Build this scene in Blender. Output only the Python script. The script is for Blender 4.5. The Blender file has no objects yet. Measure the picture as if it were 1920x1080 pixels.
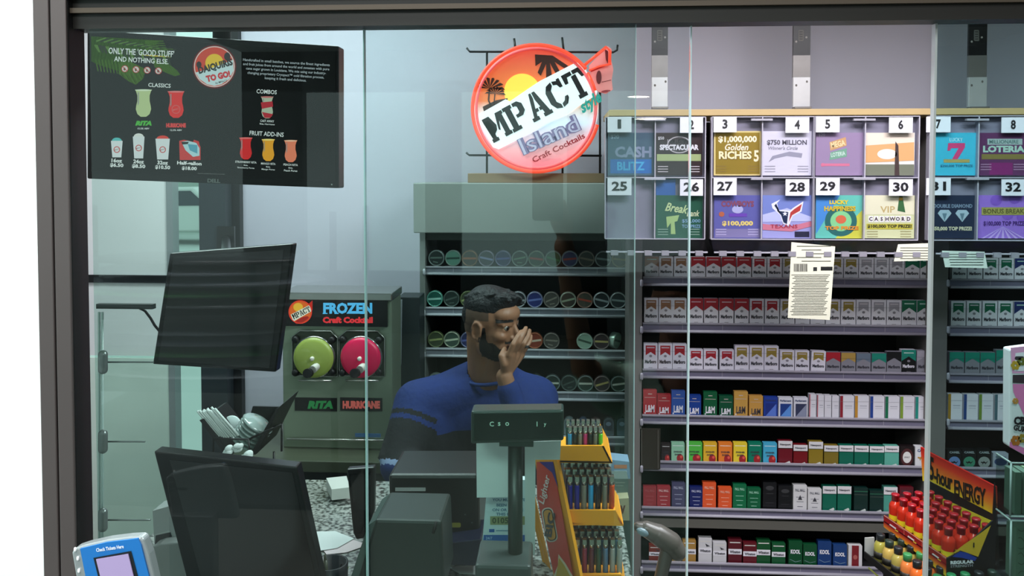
import bpy, bmesh, math, random
from mathutils import Vector, Matrix
random.seed(7)
sc = bpy.context.scene
COL = sc.collection
V = Vector
# ------------------------------------------------------------------ camera
F, CX, CY, H = 1500.0, 960.0, 370.0, 1.85
YAW, PIT = math.radians(3.3), math.radians(1.9)
cd = bpy.data.cameras.new('camera'); cam = bpy.data.objects.new('camera', cd); COL.objects.link(cam)
cam.location = (0, 0, H); cam.rotation_euler = (math.pi/2 - PIT, 0, YAW)
cd.sensor_width = 36; cd.lens = F/1920*36; cd.shift_y = -(540-CY)/1920
cd.clip_start = .02; cd.clip_end = 200
sc.camera = cam
# ------------------------------------------------------------------ world, lights, exposure
sc.view_settings.view_transform = 'Standard'; sc.view_settings.look = 'None'
sc.view_settings.exposure = 0.0; sc.view_settings.gamma = 1; sc.view_settings.use_curve_mapping = False
sc.cycles.transparent_max_bounces = 40; sc.cycles.max_bounces = 8; sc.cycles.caustics_reflective = False
sc.cycles.caustics_refractive = False
w = bpy.data.worlds.new('world'); sc.world = w; w.use_nodes = True
wn = w.node_tree; bg = wn.nodes['Background']
bg.inputs[0].default_value = (.70, .95, .93, 1); bg.inputs[1].default_value = 1.25
def area(name, loc, size, sy, power, col=(1, 1, 1), rot=(0, 0, 0)):
    l = bpy.data.lights.new(name, 'AREA'); l.shape = 'RECTANGLE'; l.size = size; l.size_y = sy
    l.energy = power; l.color = col
    o = bpy.data.objects.new(name, l); COL.objects.link(o); o.location = loc; o.rotation_euler = rot
    return o
area('booth_ceiling_lamp', (1.0, 1.85, 2.68), 1.5, .4, 56, (.97, .95, 1))
area('booth_fill_light', (1.0, 1.32, 2.42), 1.0, .2, 15, (.98, .96, 1))  # added fill that reaches the pack rows shaded by the dispensers
area('booth_ceiling_lamp', (-1.1, 2.75, 2.92), 1.4, .5, 44, (.93, .97, 1))
area('store_area_light', (-.6, -.9, 3.10), 2.2, .9, 80, (.97, 1, 1))
area('store_area_light', (-1.0, .5, 3.12), 1.2, .3, 42, (.97, 1, 1))  # added to light the shop rack so its reflection reads in the pane
area('store_area_light', (2.0, -3.0, 3.10), 1.6, 1.2, 30, (1, .97, .94))

# ------------------------------------------------------------------ pixel rays
_f = V((-math.sin(YAW)*math.cos(PIT), math.cos(YAW)*math.cos(PIT), -math.sin(PIT)))
_r = V((math.cos(YAW), math.sin(YAW), 0)); _u = _r.cross(_f)
EYE = V((0, 0, H))
def ray(px, py): return _f + _r*((px-CX)/F) + _u*((CY-py)/F)
def P(px, py, Y): d = ray(px, py); return EYE + d*(Y/d.y)
def PZ(px, py, z): d = ray(px, py); return EYE + d*((z-H)/d.z)
def RP(px, py, o, n): d = ray(px, py); return EYE + d*((V(o)-EYE).dot(n)/d.dot(n))
# ------------------------------------------------------------------ materials
def lin(c):
    if isinstance(c, str): c = [int(c[i:i+2], 16) for i in (0, 2, 4)]
    return [((v/255)/12.92 if v/255 <= .04045 else ((v/255+.055)/1.055)**2.4) for v in c]
MATS = {}
def mat(name, col='808080', rough=.5, metal=0, emit=0, var=0, scale=20, bump=0, spec=.5, ecol=None, coat=0):
    if name in MATS: return MATS[name]
    m = bpy.data.materials.new(name); m.use_nodes = True; nt = m.node_tree; b = nt.nodes['Principled BSDF']
    c = lin(col); b.inputs['Base Color'].default_value = (*c, 1)
    b.inputs['Roughness'].default_value = rough; b.inputs['Metallic'].default_value = metal
    b.inputs['Specular IOR Level'].default_value = spec
    b.inputs['Coat Weight'].default_value = coat
    if emit:
        b.inputs['Emission Color'].default_value = (*(lin(ecol) if ecol else c), 1); b.inputs['Emission Strength'].default_value = emit
    if var or bump:
        tc = nt.nodes.new('ShaderNodeTexCoord'); nz = nt.nodes.new('ShaderNodeTexNoise')
        nz.inputs['Scale'].default_value = scale; nz.inputs['Detail'].default_value = 4
        nt.links.new(tc.outputs['Object'], nz.inputs['Vector'])
        if var:
            mx = nt.nodes.new('ShaderNodeMix'); mx.data_type = 'RGBA'
            mx.inputs['A'].default_value = (*[v*(1-var) for v in c], 1); mx.inputs['B'].default_value = (*[min(1, v*(1+var)) for v in c], 1)
            nt.links.new(nz.outputs['Fac'], mx.inputs['Factor']); nt.links.new(mx.outputs['Result'], b.inputs['Base Color'])
        if bump:
            bp = nt.nodes.new('ShaderNodeBump'); bp.inputs['Strength'].default_value = bump; bp.inputs['Distance'].default_value = .01
            nt.links.new(nz.outputs['Fac'], bp.inputs['Height']); nt.links.new(bp.outputs['Normal'], b.inputs['Normal'])
    MATS[name] = m; return m
def c(hexc, rough=.45, **k):            # plain printed / painted colour
    return mat('paint_'+hexc+('' if rough == .45 else '_r%d' % int(rough*100)), hexc, rough, **k)
def glow(hexc, s=1.0):
    return mat('glow_%s_%d' % (hexc, int(s*100)), '101010', .4, emit=s, ecol=hexc)
def glass(name, tint, ior=1.5, rough=0.0, mul=1.0):
    if name in MATS: return MATS[name]
    m = bpy.data.materials.new(name); m.use_nodes = True; nt = m.node_tree; nt.nodes.clear()
    o = nt.nodes.new('ShaderNodeOutputMaterial'); mx = nt.nodes.new('ShaderNodeMixShader')
    t = nt.nodes.new('ShaderNodeBsdfTransparent'); g = nt.nodes.new('ShaderNodeBsdfGlossy'); fr = nt.nodes.new('ShaderNodeFresnel')
    t.inputs[0].default_value = (*tint, 1); g.inputs['Roughness'].default_value = rough; fr.inputs[0].default_value = ior
    geo = nt.nodes.new('ShaderNodeNewGeometry'); sub = nt.nodes.new('ShaderNodeMath'); sub.operation = 'SUBTRACT'; sub.inputs[0].default_value = 1
    ml = nt.nodes.new('ShaderNodeMath'); ml.operation = 'MULTIPLY'
    nt.links.new(geo.outputs['Backfacing'], sub.inputs[1]); nt.links.new(fr.outputs[0], ml.inputs[0]); nt.links.new(sub.outputs[0], ml.inputs[1])
    m2 = nt.nodes.new('ShaderNodeMath'); m2.operation = 'MULTIPLY'; m2.inputs[1].default_value = mul; nt.links.new(ml.outputs[0], m2.inputs[0])
    nt.links.new(m2.outputs[0], mx.inputs[0]); nt.links.new(t.outputs[0], mx.inputs[1]); nt.links.new(g.outputs[0], mx.inputs[2])
    nt.links.new(mx.outputs[0], o.inputs[0]); MATS[name] = m; return m
def gradz(name, stops, z0, z1, emit=0, rough=.4):     # printed vertical colour blend on a sign
    if name in MATS: return MATS[name]
    m = bpy.data.materials.new(name); m.use_nodes = True; nt = m.node_tree; b = nt.nodes['Principled BSDF']
    tc = nt.nodes.new('ShaderNodeTexCoord'); sp = nt.nodes.new('ShaderNodeSeparateXYZ'); mr = nt.nodes.new('ShaderNodeMapRange'); cr = nt.nodes.new('ShaderNodeValToRGB')
    mr.inputs[1].default_value = z0; mr.inputs[2].default_value = z1
    nt.links.new(tc.outputs['Object'], sp.inputs[0]); nt.links.new(sp.outputs[2], mr.inputs[0]); nt.links.new(mr.outputs[0], cr.inputs[0])
    el = cr.color_ramp.elements
    while len(el) < len(stops): el.new(.5)
    for e, (p_, h_) in zip(el, stops): e.position = p_
    for e, (p_, h_) in zip(el, stops): e.color = (*lin(h_), 1)
    nt.links.new(cr.outputs[0], b.inputs['Base Color']); b.inputs['Roughness'].default_value = rough
    if emit: nt.links.new(cr.outputs[0], b.inputs['Emission Color']); b.inputs['Emission Strength'].default_value = emit
    MATS[name] = m; return m
# ------------------------------------------------------------------ mesh builder
class MB:
    def __init__(s): s.bm = bmesh.new(); s.mats = []
    def mi(s, m):
        if m not in s.mats: s.mats.append(m)
        return s.mats.index(m)
    def face(s, pts, m, smooth=False):
        vs = [s.bm.verts.new(p) for p in pts]
        try: f = s.bm.faces.new(vs)
        except ValueError: return
        f.material_index = s.mi(m); f.smooth = smooth; return f
    def prism(s, pts, ext, m, mcap=None):
        pts = [V(p) for p in pts]; ext = V(ext); a = [s.bm.verts.new(p) for p in pts]; b = [s.bm.verts.new(p+ext) for p in pts]
        i = s.mi(m); n = len(pts); k = s.mi(mcap or m)
        fs = [s.bm.faces.new(a[::-1]), s.bm.faces.new(b)]
        fs[0].material_index = k; fs[1].material_index = k
        for j in range(n):
            f = s.bm.faces.new((a[j], a[(j+1) % n], b[(j+1) % n], b[j])); f.material_index = i; fs.append(f)
        bmesh.ops.recalc_face_normals(s.bm, faces=fs)
    def box(s, x0, y0, z0, x1, y1, z1, m):
        s.prism([(x0, y0, z0), (x1, y0, z0), (x1, y1, z0), (x0, y1, z0)], (0, 0, z1-z0), m)
    def bbox(s, x0, y0, z0, x1, y1, z1, m, r=.003):   # box with chamfered vertical and depth edges (octagonal in xz)
        p = [(x0+r, z0), (x1-r, z0), (x1, z0+r), (x1, z1-r), (x1-r, z1), (x0+r, z1), (x0, z1-r), (x0, z0+r)]
        s.prism([(a, y0, b) for a, b in p], (0, y1-y0, 0), m)
    def rings(s, rings, m, caps=True, smooth=True, closed=False):
        i = s.mi(m); rv = [[s.bm.verts.new(p) for p in r] for r in rings]; n = len(rv[0]); fs = []
        L = len(rv)
        for k in range(L if closed else L-1):
            a, b = rv[k], rv[(k+1) % L]
            for j in range(n):
                f = s.bm.faces.new((a[j], a[(j+1) % n], b[(j+1) % n], b[j])); f.smooth = smooth; f.material_index = i; fs.append(f)
        if caps and not closed:
            for r, rev in ((rv[0], True), (rv[-1], False)):
                f = s.bm.faces.new(r[::-1] if rev else r); f.material_index = i; fs.append(f)
        bmesh.ops.recalc_face_normals(s.bm, faces=fs)
    def lathe(s, o, ax, prof, m, seg=20, smooth=True, caps=True):
        ax = V(ax).normalized(); t = ax.orthogonal().normalized(); b = ax.cross(t); o = V(o)
        s.rings([[o+ax*h+(t*math.cos(2*math.pi*k/seg)+b*math.sin(2*math.pi*k/seg))*max(r, 1e-5) for k in range(seg)] for r, h in prof], m, smooth=smooth, caps=caps)
    def cyl(s, a, b, r, m, seg=16, r2=None):
        a, b = V(a), V(b); s.lathe(a, b-a, [(r, 0), (r if r2 is None else r2, (b-a).length)], m, seg)
    def tube(s, pts, r, m, seg=8, closed=False):
        pts = [V(p) for p in pts]; n = len(pts); rr = []; up = None
        for k in range(n):
            d = (pts[(k+1) % n]-pts[k-1]) if closed else (pts[min(k+1, n-1)]-pts[max(k-1, 0)])
            d.normalize()
            if up is None: up = d.orthogonal().normalized()
            up = (up-d*up.dot(d)).normalized(); b = d.cross(up)
            rr.append([pts[k]+(up*math.cos(2*math.pi*j/seg)+b*math.sin(2*math.pi*j/seg))*r for j in range(seg)])
        s.rings(rr, m, closed=closed)
    def capsule(s, a, b, ra, rb, m, seg=14, st=5):
        a, b = V(a), V(b); L = (b-a).length; pr = []
        for k in range(st+1):
            t = -math.pi/2+math.pi/2*k/st; pr.append((ra*math.cos(t), ra*math.sin(t)))
        for k in range(st+1):
            t = math.pi/2*k/st; pr.append((rb*math.cos(t), L+rb*math.sin(t)))
        ax = (b-a) if L > 1e-6 else V((0, 0, 1)); s.lathe(a, ax, pr, m, seg)
    def ellip(s, cen, fr, rad, m, seg=20, st=12):      # fr: three axes
        cen = V(cen); A = [V(q)*r for q, r in zip(fr, rad)]
        rr = []
        for k in range(st+1):
            t = -math.pi/2+math.pi*k/st; cz = math.sin(t); cr = max(math.cos(t), 1e-4)
            rr.append([cen+A[0]*cr*math.cos(2*math.pi*j/seg)+A[1]*cr*math.sin(2*math.pi*j/seg)+A[2]*cz for j in range(seg)])
        s.rings(rr, m)
    def mesh(s, name):
        me = bpy.data.meshes.new(name)
        s.bm.to_mesh(me); s.bm.free()
        for m in s.mats: me.materials.append(m)
        return me
    def build(s, name, parent=None, bevel=0, **tags):
        o = bpy.data.objects.new(name, s.mesh(name)); COL.objects.link(o)
        if parent: o.parent = parent
        if bevel:
            bv = o.modifiers.new('bevel', 'BEVEL'); bv.width = bevel; bv.segments = 2; bv.limit_method = 'ANGLE'; bv.angle_limit = .6
        for k, v in tags.items(): o[k] = v
        return o
def thing(name, label, cat, group=None):
    o = bpy.data.objects.new(name, None); COL.objects.link(o); o['label'] = label; o['category'] = cat; o.empty_display_size = .02
    if group: o['group'] = group
    return o
def T(label, cat, group=None):
    d = dict(label=label, category=cat)
    if group: d['group'] = group
    return d
# ------------------------------------------------------------------ flat artwork on surfaces
_tc = {}
def textmesh(s, bold=0, shear=0, space=1):
    k = (s, bold, shear, space)
    if k in _tc: return _tc[k]
    cu = bpy.data.curves.new('t', 'FONT'); cu.body = s; cu.size = 1; cu.resolution_u = 2; cu.offset = bold; cu.shear = shear; cu.space_character = space
    ob = bpy.data.objects.new('t', cu); COL.objects.link(ob)
    dg = bpy.context.evaluated_depsgraph_get(); me = bpy.data.meshes.new_from_object(ob.evaluated_get(dg))
    vs = [(v.co.x, v.co.y) for v in me.vertices]; fs = [tuple(p.vertices) for p in me.polygons]
    bpy.data.objects.remove(ob); bpy.data.curves.remove(cu); bpy.data.meshes.remove(me)
    xs = [v[0] for v in vs]; ys = [v[1] for v in vs]
    _tc[k] = (vs, fs, min(xs), max(xs), min(ys), max(ys)); return _tc[k]
def surf(o, n, eps=.0004):
    n = V(n).normalized(); o = V(o)
    def f(px, py, layer=1): return RP(px, py, o+n*(layer*eps), n)
    f.n = n; f.flip = -1; return f
def yplane(Y, eps=.0004): return surf((0, Y, 0), (0, -1, 0), eps)
def local(W, Hh, eps=.0003):            # u,v in metres on a front face at y=0
    def f(u, v, layer=1): return V((u, -layer*eps, v))
    f.n = V((0, -1, 0)); f.flip = 1; return f
class G:
    def __init__(s, mb, f): s.mb, s.f = mb, f
    def poly(s, pts, m, L=1):
        q = [s.f(x, y, L) for x, y in pts]; fc = s.mb.face(q, m)
        if fc:
            fc.normal_update()
            if fc.normal.dot(s.f.n) < 0: fc.normal_flip()
    def rect(s, x0, y0, x1, y1, m, L=1): s.poly([(x0, y0), (x1, y0), (x1, y1), (x0, y1)], m, L)
    def rrect(s, x0, y0, x1, y1, r, m, L=1, rot=0):
        p = []; cx, cy = (x0+x1)/2, (y0+y1)/2
        for (a, b, t0) in ((x1-r, y1-r, 0), (x0+r, y1-r, 90), (x0+r, y0+r, 180), (x1-r, y0+r, 270)):
            for k in range(5):
                t = math.radians(t0+22.5*k); p.append((a+r*math.cos(t), b+r*math.sin(t)))
        s.poly([rot2(q, (cx, cy), rot) for q in p], m, L)
    def ell(s, cx, cy, rx, ry, m, L=1, seg=28, a0=0, a1=360, rot=0):
        full = a1-a0 >= 360; n = seg
        p = [(cx+rx*math.cos(math.radians(a0+(a1-a0)*k/n)), cy+ry*math.sin(math.radians(a0+(a1-a0)*k/n))) for k in range(n+(0 if full else 1))]
        s.poly([rot2(q, (cx, cy), rot) for q in p], m, L)
    def ring(s, cx, cy, r0, r1, m, L=1, seg=36, a0=0, a1=360, ky=1):
        for k in range(seg):
            t0, t1 = math.radians(a0+(a1-a0)*k/seg), math.radians(a0+(a1-a0)*(k+1)/seg)
            s.poly([(cx+r0*math.cos(t0), cy+r0*ky*math.sin(t0)), (cx+r1*math.cos(t0), cy+r1*ky*math.sin(t0)), (cx+r1*math.cos(t1), cy+r1*ky*math.sin(t1)), (cx+r0*math.cos(t1), cy+r0*ky*math.sin(t1))], m, L)
    def line(s, pts, wd, m, L=1):
        for (x0, y0), (x1, y1) in zip(pts, pts[1:]):
            d = math.hypot(x1-x0, y1-y0) or 1; nx, ny = -(y1-y0)/d*wd/2, (x1-x0)/d*wd/2
            s.poly([(x0+nx, y0+ny), (x1+nx, y1+ny), (x1-nx, y1-ny), (x0-nx, y0-ny)], m, L)
    def text(s, t, cx, cy, w=None, h=None, m=None, rot=0, L=2, bold=.015, shear=0, space=1):
        vs, fs, a, b, e, d = textmesh(t, bold, shear, space); sx = w/(b-a) if w else None; sy = h/(d-e) if h else None
        sx = sx or sy; sy = sy or sx; co, si = math.cos(math.radians(rot)), math.sin(math.radians(rot)); fl = s.f.flip
        bm = s.mb.bm; i = s.mb.mi(m); q = []
        for x, y in vs:
            X, Y = (x-(a+b)/2)*sx, (y-(e+d)/2)*sy*1
            X, Y = X*co-Y*si, X*si+Y*co
            q.append(bm.verts.new(s.f(cx+X, cy+fl*Y, L)))
        for fc in fs:
            try: ff = bm.faces.new([q[k] for k in fc])
            except ValueError: continue
            ff.material_index = i; ff.normal_update()
            if ff.normal.dot(s.f.n) < 0: ff.normal_flip()
def rot2(p, o, deg):
    t = math.radians(deg); x, y = p[0]-o[0], p[1]-o[1]
    return (o[0]+x*math.cos(t)-y*math.sin(t), o[1]+x*math.sin(t)+y*math.cos(t))
ORD = 'first second third fourth fifth sixth seventh eighth ninth tenth eleventh twelfth thirteenth fourteenth fifteenth sixteenth seventeenth eighteenth nineteenth twentieth twenty-first twenty-second'.split()
# =================================================================== SETTING
BACK = 3.62
wallm = mat('booth_wall_paint', 'c9c8d6', .75, var=.03, scale=3)
bronze = mat('bronze_aluminium', '58504f', .45, metal=.35, var=.08, scale=6)
blackm = mat('black_jamb', '0c0c0e', .5)
MB_ = MB
def struct(mb, name, parent=None, **k):
    o = mb.build(name, parent, **k)
    if parent is None: o['kind'] = 'structure'
    return o
xw = P(456, 400, BACK).x                      # the back wall ends here, the rear window starts
b = MB(); b.box(xw, BACK, 0, 4.6, BACK+.12, 3.0, wallm); struct(b, 'wall_back')
b = MB(); b.box(-3.6, -7.2, -.1, 4.6, 40, 0, mat('floor_tile', '8c8a84', .4, var=.08, scale=2)); struct(b, 'floor')
b = MB(); b.box(-3.6, .9, 3.0, 4.6, BACK+.12, 3.12, mat('ceiling_white', 'd8dadc', .8)); struct(b, 'ceiling')
# ceiling over the shop side of the window
b = MB(); b.box(-3.6, -7.2, 3.2, 4.6, .9, 3.32, mat('store_ceiling', 'c9ccca', .8)); struct(b, 'ceiling_store')
# white wall left of the window, with the wall above the header
xl = P(74, 500, .95).x
b = MB(); b.box(-3.6, .95, 0, xl, .964, 3.2, mat('bright_white_wall', 'f4f8f6', .6, var=.01, scale=4)); struct(b, 'wall_left')
zt = P(900, 12, .98).z
b = MB(); b.box(xl, .95, zt, 4.6, 1.13, 3.2, mat('dark_soffit', '1a1716', .6)); struct(b, 'wall_front')
b = MB(); b.box(xl, .95, 0, 4.6, 1.10, .93, mat('counter_front_panel', '6a6660', .6)); struct(b, 'wall_front_lower')
b = MB(); b.box(4.5, .9, 0, 4.6, BACK, 3.0, mat('side_wall_paint', '9a9aa2', .7)); struct(b, 'wall_right')
b = MB(); b.box(4.5, -7.2, 0, 4.6, .9, 3.2, mat('store_side_paint', '6f7476', .7)); struct(b, 'wall_store_right')
# shop front behind the camera : piers and header round openings to daylight
b = MB(); sm = mat('store_pier', '55595c', .6)
for x0, x1 in ((-3.6, -2.9), (-1.5, -1.1), (.1, .55), (2.0, 4.6)): b.box(x0, -7.2, 0, x1, -7.05, 3.2, sm)
b.box(-3.6, -7.2, 2.75, 4.6, -7.05, 3.2, sm); b.box(-3.6, -7.2, 0, 4.6, -7.05, .7, sm); struct(b, 'wall_store_front')
# window 1 : the sliding transaction window
frame = MB()
xj0 = P(70, 500, .93).x; xj1 = P(132, 500, .93).x; xj2 = xj1; xjm = P(101, 500, .93).x
frame.box(xj0, .93, 0, xjm-.001, .95, 3.1, bronze)
frame.box(xjm+.001, .93, 0, xj1, .934, 3.1, bronze)
frame.box(xjm-.001, .934, 0, xj1, .968, 3.1, blackm)
win = struct(frame, 'window_1', bevel=.0015)
b = MB(); hd = mat('header_dark', '1d1b18', .42, metal=.3, var=.1, scale=5)
z0 = P(900, 47, .947).z
b.box(xj2-.004, .944, z0, 4.5, .974, zt+.2, hd)
b.box(xj2-.004, .938, z0+.018, 4.5, .946, z0+.024, mat('header_seam', '4c4238', .4, metal=.4))
b.box(xj2-.004, .934, z0+.036, 4.5, .946, z0+.046, blackm)
b.build('window_header', win)
zb = .95
def pane(px0, px1, Y, m, th, edge0, edge1, nm='glass_pane'):
    x0, x1 = P(px0, 560, Y).x, P(px1, 560, Y).x
    q = MB(); q.box(x0, Y, zb, x1, Y+th, z0+.03, m); p = q.build(nm, win)
    for fl, x in ((edge0, x0), (edge1, x1)):
        if fl:
            e = MB(); hw = fl[1]; e.box(x-hw, Y-.0015, zb, x+hw, Y+th+.0015, z0+.005, fl[0]); e.build('pane_edge', p)
    return p
GA = glass('window_glass_green', (.80, .90, .87), 1.54)
GB = glass('window_glass_clear', (.92, .95, .95), 1.5)
GC = glass('window_glass_cool', (.70, .83, .82), 1.55)
bright = mat('polished_glass_edge', 'c9dfe2', .15, emit=0, metal=.2)
pale = mat('frosted_glass_edge', '8fa9aa', .3)
steel = mat('brushed_edge_channel', 'b4baba', .3, metal=.3)
pane(176, 1190, .953, GA, .006, None, (pale, .0003))
pane(685, 1292, .968, GB, .006, (bright, .0006), (bright, .0008))
pane(1746, 2700, .968, GC, .006, (steel, .0013), None)
# rear window on the left with mullions and the daylight outside
fr = MB(); fm = mat('rear_mullion', '17191c', .5, metal=.2)
def band(m_, px0, py0, px1, py1, Y, th, mm): 
    a = P(px0, py0, Y); d = P(px1, py1, Y); m_.box(a.x, Y, d.z, d.x, Y+th, a.z, mm)
x_l = -3.5
fr.box(P(424, 300, BACK).x, BACK-.04, 0, xw, BACK+.12, 3.0, fm)
band(fr, 100, 515, 326, 531, BACK, .05, fm)
fr.box(P(325, 500, BACK).x-.03, BACK, 0, P(325, 500, BACK).x, BACK+.06, 3.0, mat('rear_jamb_grey', '8f989b', .5))
w2 = struct(fr, 'window_2')
b = MB(); a = P(376, 330, BACK-.1); b.box(a.x, BACK-.12, 0, P(425, 330, BACK-.1).x, BACK-.05, a.z, mat('dark_door_edge', '2a3238', .45, var=.15, scale=8)); b.build('door_stile', w2)
b = MB(); xp = P(325, 500, BACK).x-.03; b.box(-3.5, BACK+.01, P(250, 668, BACK).z, xp, BACK+.03, 3.0, mat('grey_wall_board', 'eceff0', .6, var=.05, scale=3)); b.build('upper_board', w2)
b = MB(); b.box(-3.5, BACK+.005, .002, xp, BACK+.03, P(250, 672, BACK).z, mat('board_floor_reflection', 'def0e6', .5, var=.12, scale=4)); b.build('lower_board', w2)  # pale green colour stands in for the bright floor reflected in the glass
b = MB(); b.box(-3.6, 1.13, 0, -3.5, BACK, 3.0, mat('booth_side_wall', '9fa8aa', .7)); struct(b, 'wall_side')
# outdoors
g = MB(); g.box(-26, BACK+.4, -.05, 0.5, 46, .02, mat('asphalt_lot', 'b5bdb8', .8, var=.1, scale=.7)); g.build('parking_lot', kind='structure')
def crown(mb, cx, cy, cz, r, m, n=26):
    for k in range(n):
        t = random.uniform(0, 6.28); u_ = random.uniform(-.7, 1)
        rr = r*random.uniform(.25, .5); q = V((cx+math.cos(t)*r*.7*math.sqrt(1-u_*u_*.8), cy+math.sin(t)*r*.5, cz+u_*r*.7))
        mb.ellip(q, ((1, 0, 0), (0, 1, 0), (0, 0, 1)), (rr, rr, rr*.85), m, 10, 6)
lf = mat('tree_leaves', '5d7c62', .8, var=.4, scale=2.5)
for k, (px, hh) in enumerate(((322, 4.4), (349, 4.9), (372, 6.2))):
    t = thing('tree', ['low green tree outside, left edge of the bright gap', 'round green tree outside in the middle of the bright gap', 'tallest green tree outside beside the dark door edge', 'green tree outside behind the grey rear glass, left', 'smaller green tree outside behind the grey rear glass, right'][k], 'tree', 'trees across the parking lot')
    yt_ = 28+k*6; q = P(px, 420, yt_); b = MB(); crown(b, q.x, yt_, hh*.62, hh*.42, lf); b.build('crown', t)
    b = MB(); b.cyl((q.x, yt_, 0), (q.x, yt_, hh*.5), .16, mat('tree_bark', '4d4438', .8)); b.build('trunk', t)
t = thing('building', 'long pale flat roofed building across the parking lot', 'building')
b = MB(); q = P(150, 500, 23); q2 = P(420, 500, 23); b.box(q.x, 23, 0, q2.x, 25, 1.9, mat('far_building_wall', 'a9b7ae', .7)); b.build('wall', t)
b = MB(); b.box(q.x-.2, 22.7, 1.9, q2.x+.2, 25, 2.15, mat('far_building_roof', '66756f', .7)); b.build('roof', t)
def car(px, Y, bodyc, label, s=1):
    t = thing('car', label, 'car', 'cars parked outside'); q = PZ(px, 700, .4); x = P(px, 600, Y).x
    b = MB(); pr = [(-2.1, .35), (-2.15, .8), (-1.5, .95), (-.9, 1.42), (.7, 1.45), (1.35, 1.0), (2.1, .85), (2.15, .35)]
    b.prism([(x+u_*s, Y-.85, v_) for u_, v_ in pr], (0, 1.7, 0), mat('car_paint_'+bodyc, bodyc, .25)); b.build('body', t, bevel=.05)
    b = MB(); gw = mat('car_glass', '24303a', .1); b.prism([(x+u_*s, Y-.87, v_) for u_, v_ in ((-1.25, .98), (-.85, 1.34), (.65, 1.36), (1.15, 1.0))], (0, .015, 0), gw); b.build('side_window', t)
    for u_ in (-1.35, 1.35):
        b = MB(); b.cyl((x+u_*s, Y-.9, .33), (x+u_*s, Y-.65, .33), .33, mat('tyre', '15161a', .8), 20); b.build('wheel', t)
car(352, 20, 'c8ccc8', 'pale car parked outside, seen in the narrow bright gap', .8)
# =================================================================== COUNTERS
def granite():
    m = bpy.data.materials.new('speckled_granite'); m.use_nodes = True; nt = m.node_tree; bs = nt.nodes['Principled BSDF']
    tc = nt.nodes.new('ShaderNodeTexCoord'); n1 = nt.nodes.new('ShaderNodeTexNoise'); n1.inputs['Scale'].default_value = 95; n1.inputs['Detail'].default_value = 5
    cr = nt.nodes.new('ShaderNodeValToRGB'); e = cr.color_ramp.elements; e[0].position = .40; e[0].color = (.04, .045, .042, 1); e[1].position = .50; e[1].color = (.22, .235, .22, 1)
    e2 = e.new(.62); e2.color = (.36, .37, .35, 1)
    nt.links.new(tc.outputs['Object'], n1.inputs['Vector']); nt.links.new(n1.outputs['Fac'], cr.inputs[0]); nt.links.new(cr.outputs[0], bs.inputs['Base Color']); bs.inputs['Roughness'].default_value = .25
    return m
gr = granite(); CT = .95
t = thing('service_counter', 'speckled grey granite counter inside the window', 'counter')
b = MB(); b.box(P(283, 1000, 1.9).x, 1.14, CT-.04, P(1176, 1000, 1.9).x, 2.27, CT, gr); b.build('worktop', t, bevel=.004)
b = MB(); b.box(P(283, 1000, 1.9).x+.02, 1.2, 0, P(1176, 1000, 1.9).x-.02, 2.1, CT-.04, mat('counter_base', '3a3634', .6)); b.build('base_cabinet', t)
ZB = P(620, 832, 2.9).z
t = thing('back_counter', 'dark back counter under the frozen cocktail machine', 'counter')
b = MB(); b.box(P(462, 850, 2.9).x, 2.72, ZB-.04, P(740, 850, 2.9).x, BACK-.02, ZB, mat('dark_laminate', '4a5040', .4, var=.1)); b.build('worktop', t, bevel=.003)
b = MB(); b.box(P(470, 850, 2.9).x, 2.8, 0, P(738, 850, 2.9).x, BACK-.02, ZB-.04, mat('dark_cabinet', '24282a', .6)); b.build('base_cabinet', t)
# =================================================================== CIGARETTE RACKS
YR = 3.05
rackg = mat('rack_grey_brown', '6d6866', .5, var=.06, scale=8)
rackd = mat('rack_interior_black', '08080a', .7)
lipm = mat('shelf_channel_lavender', '6f6b80', .35, var=.08, scale=12)
lipe = mat('shelf_edge_light', '98949f', .3)
LIPS = [(520, 538), (607, 626), (694.5, 713), (781, 799), (868, 887), (955, 972), (1058, 1076)]
def zc(py, Y=YR, px=1470): return P(px, py, Y).z
def shelf(mb, x0, x1, Y, zt, zb_, depth=.26, m0=None, m1=None):
    m0 = m0 or lipm; m1 = m1 or lipe; h = zt-zb_
    mb.box(x0, Y, zb_+h*.35, x1, Y+depth, zb_+h*.6, rackd)                       # deck
    mb.box(x0, Y-.004, zb_+h*.25, x1, Y, zt-h*.14, m0)                           # channel
    mb.box(x0, Y-.010, zt-h*.14, x1, Y+.002, zt, m1)                             # top edge
    mb.rings([[(x, Y-.006-.010*math.cos(t), zb_+h*.16+h*.16*math.sin(t)) for t in [k*math.pi/4 for k in range(8)]] for x in (x0, x1)], m1)
    for k in range(1, 7):                                                        # faint channel joints
        x = x0+(x1-x0)*k/7; mb.box(x-.001, Y-.0047, zb_+h*.28, x+.001, Y-.0038, zt-h*.16, m1)
def rack(label, px0, px1, ztop, xr=None):
    t = thing('cigarette_rack', label, 'rack')
    x0 = P(px0, 600, YR).x; x1 = xr if xr else P(px1, 600, YR).x
    b = MB(); b.box(x0, YR+.26, .15, x1, YR+.275, ztop, rackd); b.build('back_panel', t)
    for i, (u, v_) in enumerate(LIPS):
        b = MB(); dx = P(1238, 880, YR).x if (i == 4 and px0 < 1300) else x0+.004
        shelf(b, x0+.004, x1-.004, YR, zc(u), zc(v_)); b.build('shelf', t)
    return t, x0, x1
ZT = zc(221)
wide, wx0, wx1 = rack('wide black cigarette rack with seven lavender shelf edges, centre right', 1203, 1738, ZT)
nar, nx0, nx1 = rack('partly hidden cigarette rack at the right edge behind the tinted pane', 1776, 0, ZT, xr=P(1741, 600, YR).x+1.1)
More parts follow.
